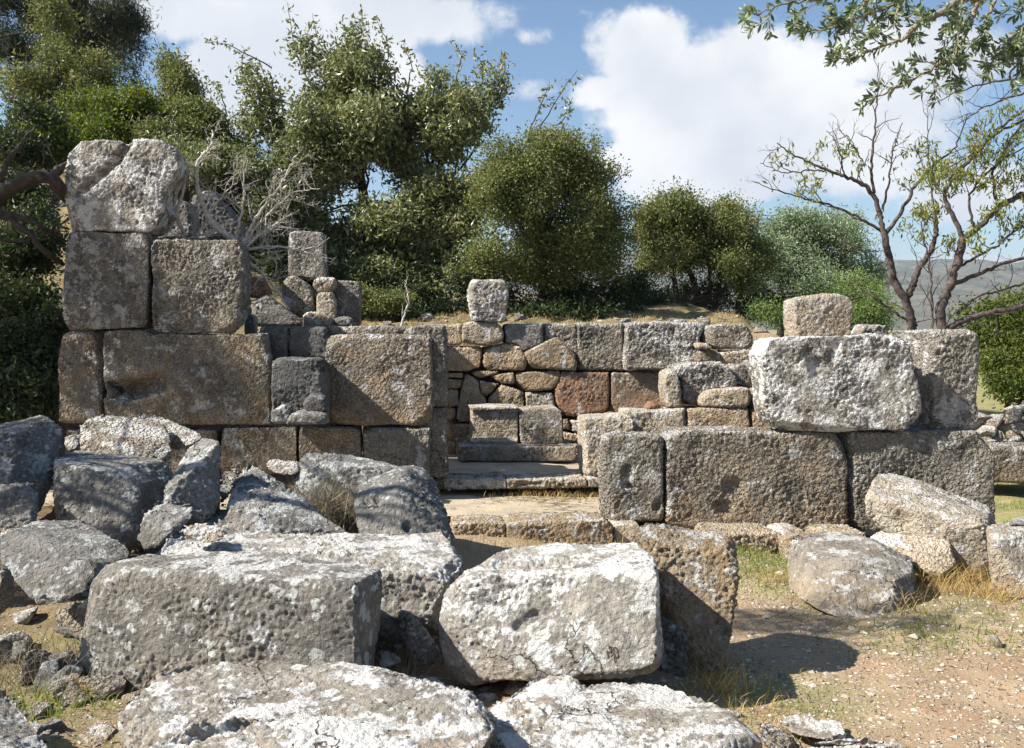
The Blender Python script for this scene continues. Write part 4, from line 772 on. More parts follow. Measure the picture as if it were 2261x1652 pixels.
tuft('tangled thin grey stalks of dead weed beside the pyramid boulder', 735, 1130, 6.05, 1300, .36, .13, 'dryweed', .006, z=.36)

# ------------------------------------------------------------------ tubes and trees
class Tubes:
    def __init__(s): s.V = []; s.F = []; s.n = 0
    def add(s, pts, rad, k=6):
        P = np.array([tuple(p) for p in pts], float); n = len(P); rad = np.broadcast_to(np.asarray(rad, float), (n,)) if np.ndim(rad) == 0 or len(rad) == n else np.linspace(rad[0], rad[-1], n)
        T = np.gradient(P, axis=0); T /= np.linalg.norm(T, axis=1)[:, None]+1e-9
        up = np.array((0, 0, 1.)) if abs(T[0][2]) < .9 else np.array((1., 0, 0))
        A = np.cross(T, up); A /= np.linalg.norm(A, axis=1)[:, None]+1e-9; B = np.cross(T, A)
        an = np.arange(k)/k*2*math.pi
        R_ = P[:, None]+(A[:, None]*np.cos(an)[None, :, None]+B[:, None]*np.sin(an)[None, :, None])*rad[:, None, None]
        s.V.append(R_.reshape(-1, 3)); i = np.arange(n-1)[:, None]*k+np.arange(k)[None]; j = np.arange(n-1)[:, None]*k+(np.arange(k)[None]+1) % k
        s.F.append(np.stack([i, j, j+k, i+k], -1).reshape(-1, 4)+s.n); s.n += n*k
    def build(s, name, mat, parent=None, loc=None): return mesh_np(name, np.concatenate(s.V), np.concatenate(s.F), mat, parent, smooth=True, loc=loc)
def resample(P, m, wob=0.):
    P = np.array([tuple(p) for p in P], float); L = np.r_[0, np.cumsum(np.linalg.norm(np.diff(P, axis=0), axis=1))]
    t = np.linspace(0, L[-1], m); Q = np.stack([np.interp(t, L, P[:, i]) for i in range(3)], 1)
    for _ in range(2): Q[1:-1] = Q[1:-1]*.5+(Q[:-2]+Q[2:])*.25
    if wob: Q[1:-1] += RNG.normal(size=(m-2, 3))*wob
    return Q
TMIN = .0012
def twigs(T, P, r0, gen, every, length, up=(0, 0, .5), tips=None, spread=1.0, kmin=.15, r_fac=.55, side=5):
    """side twigs all along polyline P, and twigs on the twigs"""
    L = np.r_[0, np.cumsum(np.linalg.norm(np.diff(P, axis=0), axis=1))]; s = L[-1]*kmin+RNG.uniform(0, every)
    while s < L[-1]:
        p = np.array([np.interp(s, L, P[:, i]) for i in range(3)]); j = min(np.searchsorted(L, s), len(P)-1)
        tan = P[j]-P[j-1]; tan /= np.linalg.norm(tan)+1e-9
        d = tan*.7+RNG.normal(size=3)*(.75, .5, .75)*spread+np.array(up)*.7; d /= np.linalg.norm(d)
        l = length*RNG.uniform(.5, 1.2)*(1-.4*s/L[-1]); m = 6; Q = [p]
        for _ in range(m-1):
            d = d+RNG.normal(size=3)*.22+np.array(up)*.10; d /= np.linalg.norm(d); Q.append(Q[-1]+d*l/(m-1))
        Q = np.array(Q); rr = r0*r_fac*(1-.5*s/L[-1]); T.add(Q, np.linspace(rr, max(rr*.4, TMIN), m), side)
        if tips is not None: tips.append(Q)
        if gen > 1: twigs(T, Q, rr, gen-1, every*.62, length*.5, up, tips, spread, .25, r_fac, 4)
        s += every*RNG.uniform(.6, 1.4)
def leaves_at(C, l, w, up=.35, jit=.0, fold=True, dirs=None, shape=.5):
    n = len(C); d = RNG.normal(size=(n, 3)) if dirs is None else dirs+RNG.normal(size=(n, 3))*.45
    d[:, 2] += up*.3; d /= np.linalg.norm(d, axis=1)[:, None]
    q = RNG.normal(size=(n, 3)); q[:, 2] += up*2; s = np.cross(d, q); s /= np.linalg.norm(s, axis=1)[:, None]+1e-9
    k = RNG.uniform(.7, 1.25, n)[:, None]; nn = np.cross(d, s)*.12*l*k
    V = np.stack([C-d*l*k/2, C+s*w*k/2-d*l*k*(shape-.5)+nn, C+d*l*k/2, C-s*w*k/2-d*l*k*(shape-.5)+nn], 1)
    return V.reshape(-1, 3), (np.arange(n)[:, None]*4+np.arange(4)[None])
def crown_points(blobs, n, per, sig, shell=.42):
    vol = np.array([(b[2]*b[3])**.9*b[5]*(b[6] if len(b) > 6 else 1) for b in blobs]); cnt = (n*vol/vol.sum()/per).astype(int); out = []; tone = []; cc = []
    for b, m in zip(blobs, cnt):
        c = np.array(at(b[0], b[1], b[4])); rad = np.array((b[2]*b[4]/F, b[5], b[3]*b[4]/F))
        K = 17; u = RNG.normal(size=(K, 3)); u /= np.linalg.norm(u, axis=1)[:, None]; u[:, 1] -= .25; u *= RNG.uniform(.45, .86, K)[:, None]; u = np.vstack([u, (0, 0, 0)])
        sr = np.r_[RNG.uniform(.22, .42, K), .6]; tn = np.r_[RNG.normal(.5, .10, K), .4]
        pk = RNG.choice(K+1, m, p=np.r_[sr[:K]**2, .35]/(np.sum(sr[:K]**2)+.35))
        v = RNG.normal(size=(m, 3)); v /= np.linalg.norm(v, axis=1)[:, None]; v *= (RNG.random(m)**shell)[:, None]
        v *= (1+.35*pnoise(v+pk[:, None]*3.7, 2.6, int(b[0])))[:, None]; v[:, 2] *= .8
        P = c+(u[pk]+v*sr[pk][:, None])*rad; cc.append(P)
        s = sig*RNG.uniform(.5, 1.3, m)
        Q = P[:, None]+RNG.normal(size=(m, per, 3))*s[:, None, None]; out.append(Q.reshape(-1, 3))
        tone.append(np.clip(np.repeat(tn[pk]+RNG.normal(0, .13, m), per)+RNG.normal(0, .16, m*per), 0, 1))
    return np.concatenate(out), np.concatenate(tone), np.concatenate(cc)
def tree(name, label, cat, trunks, blobs, n, per, sig, l, w, leaf, barkm, limbs=40, limb_r=.02, group=None, shoots=(), up=.35, shell=.42, twig=0, shape=.5, parts=('trunk', 'crown'), shoot_leaf=34):
    b0 = at(*trunks[0][0][:3]) ; loc = Vector((b0.x, b0.y, gz(b0.x, b0.y) if b0.y > 8 else b0.z))
    root = empty(name, loc, label, cat, group); T = Tubes(); nodes = []
    for tr in trunks:
        P = [at(*q[:3]) for q in tr]
        if tr is trunks[0]: P[0] = Vector((P[0].x, P[0].y, min(P[0].z, gz(P[0].x, P[0].y)-.1)))
        rs = np.array([q[3] for q in tr]); Q = resample(P, 5*len(tr), .008); T.add(Q, np.interp(np.linspace(0, 1, len(Q)), np.linspace(0, 1, len(rs)), rs), 8)
        nodes += list(Q[len(Q)//3:])
    C, tone, cc = crown_points(blobs, n, per, sig, shell); nodes = np.array(nodes)
    if limbs:
        for c in cc[RNG.choice(len(cc), min(limbs, len(cc)), False)]:
            dist = np.linalg.norm(nodes-c, axis=1); s = nodes[RNG.choice(np.argsort(dist)[:8])]
            md = (s+c)/2+RNG.normal(size=3)*.12*np.linalg.norm(c-s)+np.array((0, 0, -.06)); Q = resample([s, md, c], 8, .012); T.add(Q, np.linspace(limb_r, limb_r*.25, 8), 4)
            if twig: twigs(T, Q, limb_r*.6, 1, twig, .3, side=3)
    for sh in shoots:
        Q = resample([at(*q) for q in sh], 10, .008); T.add(Q, np.linspace(.011, .003, 10), 4)
        k = shoot_leaf; t = RNG.uniform(.35, 1, k)**.7; i = np.clip((t*9).astype(int), 0, 8); E = Q[i]+(Q[i+1]-Q[i])*RNG.random(k)[:, None]+RNG.normal(size=(k, 3))*.045
        C = np.concatenate([C, E]); tone = np.concatenate([tone, RNG.uniform(.3, .9, k)])
    q = tuple(loc)
    def child(o): o.parent = root; o.location = (0, 0, 0); return o
    V, Fc = leaves_at(C, l, w, up, shape=shape)
    child(mesh_np(parts[1], V-np.array(q), Fc, leaf, attrs={'tone': ('FACE', tone)}))
    TT = np.concatenate(T.V)-np.array(q); child(mesh_np(parts[0], TT, np.concatenate(T.F), barkm, smooth=True))
    return root
# the big loose carob-like tree
tree('broadleaf_tree', 'big loose glossy-leaved tree in the centre left, tallest against the sky', 'tree',
     [[(860, 700, 14.6, .16), (850, 600, 14.5, .12), (800, 450, 14.4, .07), (790, 300, 14.3, .04)], [(850, 620, 14.5, .09), (950, 480, 14.6, .06), (980, 330, 14.5, .03)], [(850, 600, 14.5, .08), (700, 480, 14.6, .05), (660, 330, 14.5, .03)]],
     [(700, 330, 125, 160, 14.4, .9), (850, 300, 160, 150, 14.6, 1.1), (1010, 260, 110, 120, 14.6, .8), (800, 160, 70, 110, 14.6, .6), (590, 250, 60, 100, 14.5, .6, .7), (650, 480, 100, 130, 14.0, .9), (820, 520, 200, 110, 13.9, .9), (990, 480, 120, 130, 14.2, .9),
      (930, 610, 160, 60, 13.6, .7), (760, 600, 90, 70, 13.6, .6), (700, 130, 50, 60, 14.6, .4, .6), (560, 170, 40, 50, 14.6, .3, .4), (1090, 180, 50, 50, 14.6, .4, .5)],
     92000, 16, .09, .086, .036, M['leaf_carob'], M['bark_dark'], limbs=170, limb_r=.022, up=.5, shell=.5,
     shoots=[[(790, 200, 14.5), (800, 110, 14.5), (798, 10, 14.5)], [(690, 200, 14.5), (650, 110, 14.5), (635, 5, 14.5)], [(760, 180, 14.4), (700, 90, 14.4), (690, 30, 14.4)], [(1000, 200, 14.5), (1020, 130, 14.5), (1005, 95, 14.5)], [(1100, 230, 14.5), (1115, 160, 14.5), (1107, 110, 14.5)],
             [(600, 150, 14.5), (520, 105, 14.5), (450, 85, 14.5)], [(1180, 300, 14.3), (1220, 240, 14.3), (1240, 200, 14.3), (1275, 155, 14.3)], [(1170, 290, 14.3), (1190, 240, 14.3), (1215, 185, 14.3)], [(1200, 300, 14.3), (1250, 260, 14.3), (1265, 215, 14.3)],
             [(900, 200, 14.5), (910, 140, 14.5), (890, 95, 14.5)], [(560, 220, 14.5), (530, 160, 14.5), (540, 110, 14.5)], [(850, 180, 14.5), (860, 100, 14.5), (830, 40, 14.5)], [(500, 250, 14.5), (490, 210, 14.5), (470, 180, 14.5)], [(1060, 200, 14.5), (1070, 150, 14.5), (1050, 120, 14.5)]])
# the round holm oak
tree('round_oak', 'dense rounded small-leaved tree right of centre with a thin straight trunk', 'tree',
     [[(1197, 705, 13.2, .07), (1200, 600, 13.2, .055), (1210, 480, 13.2, .04)]],
     [(1200, 370, 150, 105, 13.1, .9), (1130, 450, 115, 110, 12.8, .8), (1290, 400, 85, 110, 13.2, .7, .7), (1270, 500, 130, 110, 13.1, .8), (1350, 540, 65, 100, 13.4, .5), (1110, 560, 90, 70, 12.9, .5), (1220, 590, 150, 60, 13.1, .6)],
     100000, 30, .075, .038, .022, M['leaf_oak'], M['bark_dark'], limbs=120, limb_r=.012, shell=.33, twig=.35,
     shoots=[[(1330, 420, 13.1), (1370, 390, 13.1), (1398, 375, 13.1)]], shoot_leaf=12)
# trees on the right of the terrace
tree('terrace_tree', 'dark green bushy tree on several thin trunks, right of the round oak', 'tree',
     [[(1560, 700, 16, .07), (1530, 620, 16, .05), (1500, 540, 16, .03)], [(1575, 700, 16, .05), (1590, 620, 16, .04), (1600, 540, 16, .02)], [(1545, 700, 16, .05), (1570, 640, 16.1, .03), (1560, 540, 16, .02)], [(1500, 700, 15.9, .05), (1490, 630, 15.9, .04), (1470, 540, 15.9, .02)], [(1620, 705, 15.8, .05), (1640, 640, 15.8, .04), (1610, 560, 15.8, .02)]],
     [(1540, 490, 60, 50, 15.8, .6), (1660, 560, 50, 60, 16, .6), (1480, 470, 85, 60, 16, .8), (1470, 560, 80, 70, 16, .8), (1600, 500, 85, 65, 15.8, .7), (1620, 580, 70, 55, 15.6, .6), (1540, 540, 90, 60, 16, .7), (1430, 510, 50, 70, 16, .6), (1640, 620, 40, 30, 15.5, .3)],
     72000, 26, .09, .045, .024, M['leaf_oak'], M['bark_dark'], limbs=60, limb_r=.018, shell=.36)
tree('olive_tree', 'pale grey-green olive tree behind the column stub', 'tree',
     [[(1730, 700, 18, .09), (1720, 640, 18, .07), (1745, 580, 18, .04)], [(1735, 690, 18, .05), (1690, 640, 18, .04), (1680, 590, 18, .03)]],
     [(1735, 510, 60, 60, 18, .8), (1810, 540, 90, 75, 18, .9), (1870, 520, 45, 60, 18.2, .6), (1740, 600, 80, 45, 17.5, .7), (1800, 630, 75, 35, 17, .6), (1910, 600, 40, 55, 18, .6), (1700, 560, 50, 60, 17.6, .6), (1660, 620, 40, 50, 17, .5)],
     54000, 22, .10, .06, .018, M['leaf_olive'], M['bark_dark'], limbs=60, limb_r=.02, shell=.4)
tree('olive_tree', 'darker olive tree right of the pale one, behind the bare almond trunks', 'tree',
     [[(1930, 740, 16, .07), (1925, 660, 16, .05), (1900, 610, 16, .03)]],
     [(1890, 660, 55, 55, 16, .6), (1930, 690, 50, 45, 15.5, .5), (1850, 690, 45, 40, 15.5, .5), (1690, 690, 45, 25, 15, .4), (1790, 690, 40, 25, 15, .4)],
     16000, 20, .09, .055, .018, M['leaf_far'], M['bark_dark'], limbs=40, limb_r=.015, shell=.4)
# yellow-green shrubs at the right
tree('leafy_shrub', 'yellow-green shrub at the far right behind the rubble pile', 'shrub',
     [[(2230, 900, 12.2, .05), (2225, 800, 12.2, .03), (2200, 700, 12.2, .02)]],
     [(2200, 740, 95, 75, 12.4, .8), (2270, 690, 80, 60, 12.4, .8), (2230, 830, 90, 65, 12.0, .7), (2330, 780, 90, 120, 12.2, .8), (2140, 690, 50, 35, 12.8, .4, .6)],
     34000, 20, .075, .05, .026, M['leaf_shrub'], M['bark_dark'], limbs=60, limb_r=.012, shell=.4)
# hillside vegetation on the left
tree('pine_tree', 'dark blue-green pine at the top left corner', 'tree',
     [[(120, 420, 19, .18), (140, 250, 19, .14), (180, 60, 19, .1), (200, -100, 19, .05)]],
     [(250, 40, 75, 75, 19, 1), (180, 110, 110, 60, 19, 1), (90, 20, 120, 60, 19, 1.2), (290, 100, 40, 70, 19, .7, .7), (280, 170, 50, 50, 18.6, .6, .6), (30, 120, 80, 60, 18.8, 1), (120, -60, 180, 60, 19, 1.2)],
     60000, 40, .11, .12, .016, M['leaf_pine'], M['bark_dark'], limbs=90, limb_r=.03, shell=.4, up=.6)
HS = [('yellow-green shrub on the hillside above the grooved block', 'leaf_shrub', [(300, 240, 95, 70, 14.8, .8), (230, 320, 100, 50, 14.2, .8), (190, 250, 50, 70, 15, .5)], 26000, (250, 420)),
      ('shrub of mixed green leaves right of the grooved block, on the hillside', 'leaf_oak', [(400, 200, 60, 80, 15.5, .7), (450, 290, 75, 70, 15, .7), (400, 310, 90, 60, 14.4, .7), (510, 330, 50, 60, 15, .5)], 30000, (430, 420)),
      ('sparse olive-green shrub below the pine at the top left', 'leaf_oak', [(70, 180, 70, 50, 15.5, .6, .7), (130, 130, 60, 50, 15.8, .6, .6), (120, 40, 60, 60, 16, .5, .6), (200, 160, 60, 60, 15.5, .5, .6)], 15000, (110, 420)),
      ('low dark shrub behind the dead branch', 'leaf_carob', [(470, 370, 70, 50, 13, .6), (560, 400, 60, 70, 13.2, .6), (380, 350, 70, 40, 13.2, .6), (600, 480, 60, 60, 13, .5)], 26000, (500, 470)),
      ('brown-green brush on the slope above the gnarled limb', 'leaf_dark', [(40, 330, 70, 40, 12.0, .4), (90, 270, 50, 40, 12.6, .4), (30, 420, 60, 40, 11.4, .4)], 12000, (50, 430)),
      ('small shrub at the left of the grooved block', 'leaf_shrub', [(110, 320, 45, 35, 12.5, .4), (60, 260, 30, 30, 12.8, .3, .5)], 6000, (110, 380)),
      ('dark shaded bush below the gnarled limb at the left edge', 'leaf_dark', [(60, 560, 90, 60, 10.4, .4), (40, 660, 100, 60, 10.0, .4), (90, 500, 50, 50, 10.6, .3, .6)], 16000, (60, 760)),
      ('dark shaded bush at the left foot of the wall stack', 'leaf_dark', [(50, 780, 90, 70, 9.6, .4), (40, 870, 110, 50, 9.2, .35), (100, 720, 40, 50, 9.7, .3)], 16000, (60, 880))]
for lb, lm, bl, n, (bx, by) in HS:
    tree('hillside_shrub', lb, 'shrub', [[(bx, by, bl[0][4], .05), (bx+8, (by+bl[0][1])/2, bl[0][4], .035), (bl[0][0], bl[0][1], bl[0][4], .02)]], bl, n, 18, .085, .06, .027, M[lm], M['bark_dark'], limbs=60, limb_r=.014, shell=.42, twig=.4)
for lb, bl, n, bx in [('dark twiggy undergrowth under the big loose tree', [(760, 655, 110, 55, 12.9, .5), (900, 655, 110, 60, 13.2, .5), (640, 600, 80, 70, 13, .5), (840, 690, 160, 20, 12.4, .3)], 22000, 830),
                      ('dark twiggy undergrowth under the round oak', [(1080, 655, 80, 50, 13.4, .5), (1260, 660, 120, 50, 13.6, .5), (1380, 650, 60, 60, 13.8, .5), (1250, 690, 150, 18, 12.6, .3)], 22000, 1200),
                      ('dark undergrowth around the thin trunks of the right-hand tree', [(1440, 670, 60, 45, 15, .5), (1560, 665, 110, 45, 16.6, .5), (1680, 680, 60, 35, 16.5, .5)], 14000, 1520)]:
    tree('undergrowth_bush', lb, 'bush', [[(bx, 700, bl[0][4], .02), (bx, 680, bl[0][4], .015), (bx+10, 655, bl[0][4], .01)]], bl, n, 10, .09, .05, .025, M['leaf_dark'], M['bark_dark'], limbs=60, limb_r=.007, shell=.5, twig=.18)
tree('low_bush', 'small green bush low on the terrace beside the plain grey slab', 'bush', [[(840, 700, 12, .01), (845, 690, 12, .01), (850, 680, 12, .008)]], [(860, 665, 50, 20, 12, .3), (800, 650, 30, 20, 12, .2)], 5000, 14, .05, .035, .02, M['leaf_oak'], M['bark_dark'], limbs=14, limb_r=.006)

# ------------------------------------------------------------------ bare almond trees
def bare_tree(label, limbs, d, gen=2, every=.16, length=.42, leaves=(), name='almond_tree', cat='tree', barkm='bark_almond', up=(0, 0, .55), spread=1., leafn=0, loc=None, lm='leaf_almond', kmin=.25, rmin=0, tr=.010):
    T = Tubes(); tips = []; trunk = Tubes(); first = None
    for k, (zz, pts, r0, r1) in enumerate(limbs):
        q = Z(zz, pts); P = [at(p[0], p[1], p[2] if len(p) > 2 else d) for p in q]
        if first is None: first = P[0]
        Q = resample(P, 6*len(P), .006); rr = np.linspace(r0, r1, len(Q)); (trunk if r0 > rmin else T).add(Q, rr, 8)
        if gen: twigs(T, Q, tr, gen, every, length, up, tips, spread, kmin)
    loc = Vector((first.x, first.y, gz(first.x, first.y))) if loc is None else loc
    root = empty(name, loc, label, cat); q = np.array(loc)
    def child(n, V, Fc, m, **k):
        o = mesh_np(n, V-q, Fc, m, **k); o.parent = root
    child('trunk' if name != 'dead_branch' else 'stem', np.concatenate(trunk.V), np.concatenate(trunk.F), M[barkm], smooth=True)
    if T.V: child('twigs', np.concatenate(T.V), np.concatenate(T.F), M[barkm], smooth=True)
    if leafn:
        E = []
        tp = [t[-1] for t in tips]
        for (x, y, rx, ry) in leaves:
            c = np.array(at(*Z('9', [(x, y)])[0][:2], d)); sx, sy = rx*.4447*d/F, ry*.4447*d/F
            for e in tp:
                if ((e[0]-c[0])/sx)**2+((e[2]-c[2])/sy)**2 < 1: E.append(e)
        if E:
            E = np.array(E)[RNG.choice(len(E), leafn)]+RNG.normal(size=(leafn, 3))*.035; dr = np.tile(np.array((0, 0, -1.)), (leafn, 1))+RNG.normal(size=(leafn, 3))*.5
            V, Fc = leaves_at(E, .062, .017, .2, dirs=dr); child('leaves', V, Fc, M[lm], attrs={'tone': ('FACE', RNG.random(leafn))})
    return root
bare_tree('almost bare almond tree with a forked trunk, behind the right pillar block', [
    ('9', [(1085, 1800), (1085, 1652), (1062, 1540), (1035, 1475), (985, 1400), (960, 1280), (935, 1150)], 0.050, 0.033),
    ('9', [(935, 1150), (905, 1010), (860, 930), (760, 880), (640, 840), (520, 790), (440, 740), (405, 710)], 0.028, 0.005),
    ('9', [(1045, 1480), (1078, 1430), (1110, 1330), (1170, 1250), (1200, 1150), (1190, 1080)], 0.035, 0.021),
    ('9', [(1190, 1090), (1170, 900), (1155, 700), (1150, 540)], 0.011, 0.003),
    ('9', [(945, 1165), (800, 1070), (640, 1010), (480, 970), (290, 905)], 0.016, 0.003),
    ('9', [(890, 960), (870, 850), (890, 650), (905, 450), (908, 310)], 0.016, 0.003),
    ('9', [(930, 1040), (965, 870), (985, 720), (1030, 610)], 0.013, 0.004),
    ('9', [(945, 1160), (1030, 1050), (1085, 930), (1180, 820), (1290, 740), (1350, 570)], 0.021, 0.005),
    ('9', [(650, 845), (560, 850), (430, 860), (320, 810)], 0.008, 0.003),
    ('9', [(740, 870), (700, 700), (650, 650)], 0.008, 0.003), ('9', [(830, 800), (770, 690), (710, 645)], 0.007, 0.003),
    ('9', [(1055, 1600), (960, 1530), (870, 1460), (780, 1485), (700, 1500)], 0.013, 0.003), ('9', [(905, 1250), (800, 1235), (690, 1265)], 0.007, 0.003)],
    9.6, gen=3, every=.12, length=.34, tr=.013, leafn=600, leaves=[(600, 850, 250, 150), (1100, 950, 200, 250)])
bare_tree('almond tree with spreading limbs at the right edge, some leaves turning yellow', [
    ('9', [(1240, 1800), (1228, 1652), (1212, 1530), (1262, 1420), (1300, 1300), (1330, 1190)], 0.054, 0.040),
    ('9', [(1330, 1190), (1430, 1110), (1500, 1030), (1632, 960), (1760, 900)], 0.030, 0.021),
    ('9', [(1330, 1190), (1290, 1090), (1225, 970), (1290, 860), (1390, 770), (1500, 640), (1640, 540)], 0.025, 0.010),
    ('9', [(1262, 1425), (1380, 1370), (1520, 1310), (1700, 1260)], 0.022, 0.014),
    ('9', [(1240, 1640), (1330, 1590), (1440, 1560), (1600, 1530), (1700, 1470)], 0.032, 0.021),
    ('9', [(1300, 1560), (1400, 1470), (1520, 1440), (1700, 1390)], 0.014, 0.008),
    ('9', [(1310, 1320), (1450, 1250), (1600, 1140), (1700, 1080)], 0.013, 0.006),
    ('9', [(1700, 380), (1450, 410), (1340, 440), (1220, 500)], 0.013, 0.004), ('9', [(1700, 560), (1500, 660), (1400, 750), (1250, 840), (1130, 850)], 0.014, 0.004),
    ('9', [(1700, 450), (1560, 480), (1420, 540), (1300, 620)], 0.011, 0.004), ('9', [(1500, 1030), (1470, 850), (1560, 700), (1640, 600)], 0.016, 0.006),
    ('9', [(1180, 1700), (1175, 1500), (1160, 1300), (1120, 1100)], 0.014, 0.006), ('9', [(1380, 1130), (1350, 1000), (1400, 900), (1520, 800), (1650, 720)], 0.014, 0.006)],
    9.3, gen=3, every=.12, length=.36, tr=.013, leafn=2600, leaves=[(1150, 1000, 250, 200), (1400, 1050, 300, 200), (1550, 800, 200, 250)])
bare_tree('pale dead branch with bleached twigs sprawling over the wall behind the squarish block', [
    ('1', [(1290, 660, 9.3), (1160, 570, 9.2), (1120, 480), (1070, 350), (1075, 230), (1165, 115), (1160, 50)], .034, .010),
    ('1', [(1290, 650, 9.3), (1330, 430), (1330, 270)], .016, .005), ('1', [(1330, 660), (1380, 560), (1440, 470), (1500, 400), (1620, 190)], .018, .005),
    ('1', [(1350, 650), (1450, 520), (1600, 390), (1750, 370)], .014, .004), ('1', [(1000, 640), (1005, 600), (960, 520), (1010, 350), (1000, 230)], .02, .009),
    ('1', [(1080, 620), (1150, 500), (1220, 400), (1300, 330)], .012, .004), ('1', [(1340, 700), (1450, 685), (1560, 690), (1720, 730), (1725, 860)], .013, .006),
    ('1', [(1350, 760), (1500, 900), (1580, 1030)], .016, .007), ('1', [(1330, 700), (1420, 620), (1550, 540), (1600, 400)], .014, .004),
    ('1', [(1180, 600), (1050, 640), (960, 640)], .012, .006), ('1', [(1340, 720), (1420, 780), (1540, 740)], .01, .004), ('1', [(1340, 670), (1480, 570), (1580, 550)], .010, .004)],
    9.2, gen=3, every=.075, length=.36, tr=.013, name='dead_branch', cat='dead branch', barkm='deadwood', up=(.15, 0, .25), spread=1.3, loc=at(520, 530, 9.2), kmin=.2)
bare_tree('gnarled dark tree limb reaching in at the left edge beside the wall stack', [
    ('1', [(-700, 1500, 9.1), (-600, 1000, 9.1), (-300, 600, 9.1), (0, 395, 9.2), (150, 315, 8.8), (280, 290, 8.8), (330, 370, 8.8), (380, 430, 9.2)], .10, .055),
    ('1', [(270, 290, 8.8), (350, 240, 9.2), (420, 200, 9.3)], .03, .015), ('1', [(-300, 600, 9.1), (0, 500, 8.8), (150, 600, 8.8), (230, 700, 8.8), (345, 785, 9.2)], .04, .02),
    ('1', [(0, 500, 8.8), (200, 560, 8.8), (360, 660, 9.2)], .03, .012), ('1', [(0, 330, 8.8), (50, 200, 8.8), (140, 100, 8.8), (200, 20, 8.8)], .03, .008), ('1', [(-20, 650, 8.8), (180, 655, 8.8), (260, 640, 8.8)], .012, .005)],
    9.2, gen=2, every=.3, length=.5, name='gnarled_tree', barkm='bark_dark', up=(0, 0, .2), rmin=.0)
bare_tree('thin grey leafless sapling growing behind the coping left of the doorway', [
    ('2', [(520, 500, 9.2), (560, 400, 9.2), (585, 310, 9.2), (560, 210, 9.2)], .014, .004)], 9.2, gen=2, every=.12, length=.16, name='sapling', barkm='deadwood', cat='sapling')
# ------------------------------------------------------------------ overhanging olive branch, close to the camera
def olive_branch():
    T = Tubes(); L = []; Dr = []
    B = [([(1750, -60, 3.7), (1320, -10, 3.5), (1210, 75, 3.45), (1100, 110, 3.4), (1040, 190, 3.4)], .026, .008), ([(1040, 190, 3.4), (900, 240, 3.4), (780, 290, 3.4), (680, 300, 3.4)], .006, .002), ([(1100, -20, 3.5), (860, 70, 3.45), (770, 95, 3.4), (640, 150, 3.4), (470, 152, 3.4)], .006, .002),
         ([(1200, -40, 3.5), (860, -20, 3.5), (640, -5, 3.5), (480, 10, 3.45), (290, 72, 3.4)], .008, .002), ([(1400, 20, 3.5), (1330, 200, 3.45), (1200, 330, 3.4), (1060, 400, 3.4), (960, 465, 3.4), (820, 502, 3.4)], .009, .002),
         ([(1200, 330, 3.4), (1192, 400, 3.4), (1190, 500, 3.4)], .004, .002), ([(1700, 80, 3.6), (1560, 200, 3.5), (1480, 300, 3.45), (1430, 330, 3.4)], .009, .003), ([(1320, -10, 3.5), (1310, 150, 3.4), (1290, 280, 3.4)], .006, .002), ([(1750, 200, 3.6), (1620, 260, 3.5), (1560, 380, 3.4)], .006, .003),
         ([(1050, -30, 3.5), (1000, 60, 3.4), (990, 130, 3.4)], .006, .003), ([(900, -40, 3.5), (780, 60, 3.45), (740, 180, 3.4)], .005, .002), ([(1500, -20, 3.5), (1440, 120, 3.45), (1400, 250, 3.4)], .007, .002), ([(1750, 20, 3.6), (1630, 130, 3.5), (1600, 240, 3.5)], .007, .003)]
    for pts, r0, r1 in B:
        Q = resample([at(*q) for q in Z('9', pts)], 6*len(pts), .003); T.add(Q, np.linspace(r0, r1, len(Q)), 6)
        tips = [Q]; twigs(T, Q, .004, 2 if r0 > .0055 else 1, .065, .15, (0, 0, -.15), tips, .9, .15)
        for t in tips:
            n = 15 if t is not Q else int(len(Q)*2)
            i = RNG.integers(1, len(t)-1, n); f = RNG.random(n)[:, None]; p = t[i]+(t[i+1]-t[i])*f
            ax = t[i+1]-t[i]; ax /= np.linalg.norm(ax, axis=1)[:, None]; s = RNG.normal(size=(n, 3)); s -= (s*ax).sum(1)[:, None]*ax; s /= np.linalg.norm(s, axis=1)[:, None]
            dd = ax*.7+s*.8; dd /= np.linalg.norm(dd, axis=1)[:, None]; L.append(p+dd*.018); Dr.append(dd*3)
    C = np.concatenate(L); D = np.concatenate(Dr); n = len(C); D /= np.linalg.norm(D, axis=1)[:, None]; D += RNG.normal(size=(n, 3))*.1; D /= np.linalg.norm(D, axis=1)[:, None]
    s = np.cross(D, RNG.normal(size=(n, 3))); s /= np.linalg.norm(s, axis=1)[:, None]; nn = np.cross(D, s)
    k = RNG.uniform(.65, 1.2, n)[:, None]; l = .032*k; w = .0095*k
    prof = [(-.5, .06), (-.2, .8), (.1, 1.), (.35, .6), (.5, .04)]; V = []
    for a, b in prof:
        c = C+D*l*a+nn*l*(.12*(a*a*4-.5)); V += [c-s*w*b/2+nn*w*.15*b, c, c+s*w*b/2+nn*w*.15*b]
    V = np.stack(V, 1).reshape(-1, 3); f = []
    for r in range(4):
        for q in range(2): f.append((r*3+q, r*3+q+1, r*3+q+4, r*3+q+3))
    Fc = (np.arange(n)[:, None, None]*15+np.array(f)[None]).reshape(-1, 4)
    loc = at(*Z('9', [(1320, -10)])[0][:2], 3.5); root = empty('olive_branch', loc, 'overhanging olive branch with slender silvery leaves at the top right, close to the camera', 'branch')
    o = mesh_np('leaves', V-np.array(loc), Fc, M['leaf_olive'], smooth=True, attrs={'tone': ('FACE', np.repeat(np.clip(RNG.normal(.36, .26, n), 0, 1), 8))}); o.parent = root
    o = mesh_np('twigs', np.concatenate(T.V)-np.array(loc), np.concatenate(T.F), M['bark_olive'], smooth=True); o.parent = root
olive_branch()

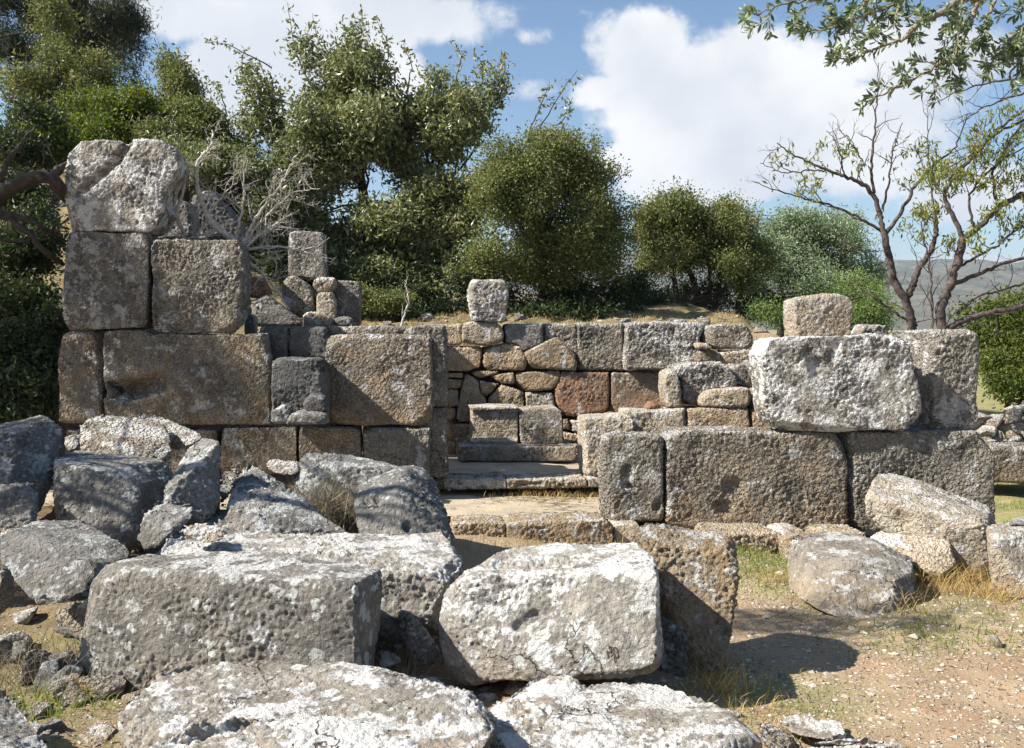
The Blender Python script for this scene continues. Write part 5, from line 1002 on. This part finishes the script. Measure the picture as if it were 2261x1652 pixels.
# the tree beyond the left edge whose shade falls on the heap and the path
def W2P(x, y, z): 
    v = Matrix.Rotation(PITCH, 3, 'X') @ Vector((x, y, z-EYE)); return (W0/2+F*v.x/v.y, H0/2-F*v.z/v.y, y)
def B3(x, y, z, rx, ry, rz, w=1): 
    p = W2P(x, y, z); return (p[0], p[1], rx*F/y, rz*F/y, y, ry, w)
tree('olive_tree', 'tree standing beyond the left edge, casting dappled shade on the heap and the path', 'tree',
     [[(*W2P(-6.0, 5.2, -.1), .14), (*W2P(-5.7, 5.0, 1.4), .11), (*W2P(-5.2, 4.9, 2.7), .07)], [(*W2P(-5.5, 4.9, 2.1), .07), (*W2P(-4.2, 5.1, 3.3), .04), (*W2P(-3.0, 4.7, 3.8), .02)]],
     [B3(-2.75, 4.45, 3.95, .7, .30, .28, .8), B3(-5.5, 5.7, 2.9, .8, .6, .5), B3(-5.5, 8.0, 3.8, .45, .4, .6, .5)], 8500, 14, .11, .06, .017, M['leaf_olive'], M['bark_dark'], limbs=60, limb_r=.018, shell=.5)

# ------------------------------------------------------------------ the air between here and the mountain
def haze():
    m = bpy.data.materials.new('haze'); m.use_nodes = True; nt = m.node_tree; nt.nodes.clear()
    o = nd(nt, 'ShaderNodeOutputMaterial'); v = nd(nt, 'ShaderNodeVolumePrincipled'); nt.links.new(v.outputs[0], o.inputs['Volume'])
    v.inputs['Color'].default_value = (.62, .78, 1, 1); v.inputs['Density'].default_value = .00018; v.inputs['Anisotropy'].default_value = .2
    V = [(x, y, z) for x in (-2400, 2400) for y in (-420, 2450) for z in (-4, 210)]
    Fc = [(0, 1, 3, 2), (4, 6, 7, 5), (0, 4, 5, 1), (2, 3, 7, 6), (0, 2, 6, 4), (1, 5, 7, 3)]
    tag(mesh_np('haze', np.array(V, float), np.array(Fc), m), 'thin bluish haze in the air before the mountain', 'haze', kind='stuff')
haze()

tree('hillside_shrub', 'unseen shrub added beyond the left edge to shade the gnarled limb', 'shrub', [[(*W2P(-6.7, 8.6, 1.0), .06), (*W2P(-6.7, 8.5, 2.6), .05), (*W2P(-6.6, 8.4, 4.2), .03)]],
     [B3(-6.7, 8.35, 4.6, .9, .6, .6), B3(-6.9, 8.9, 3.4, .9, .8, .8)], 9000, 16, .10, .07, .03, M['leaf_carob'], M['bark_dark'], limbs=40, limb_r=.012)  # out-of-view shrub, put in to cast shade on the limb and slope
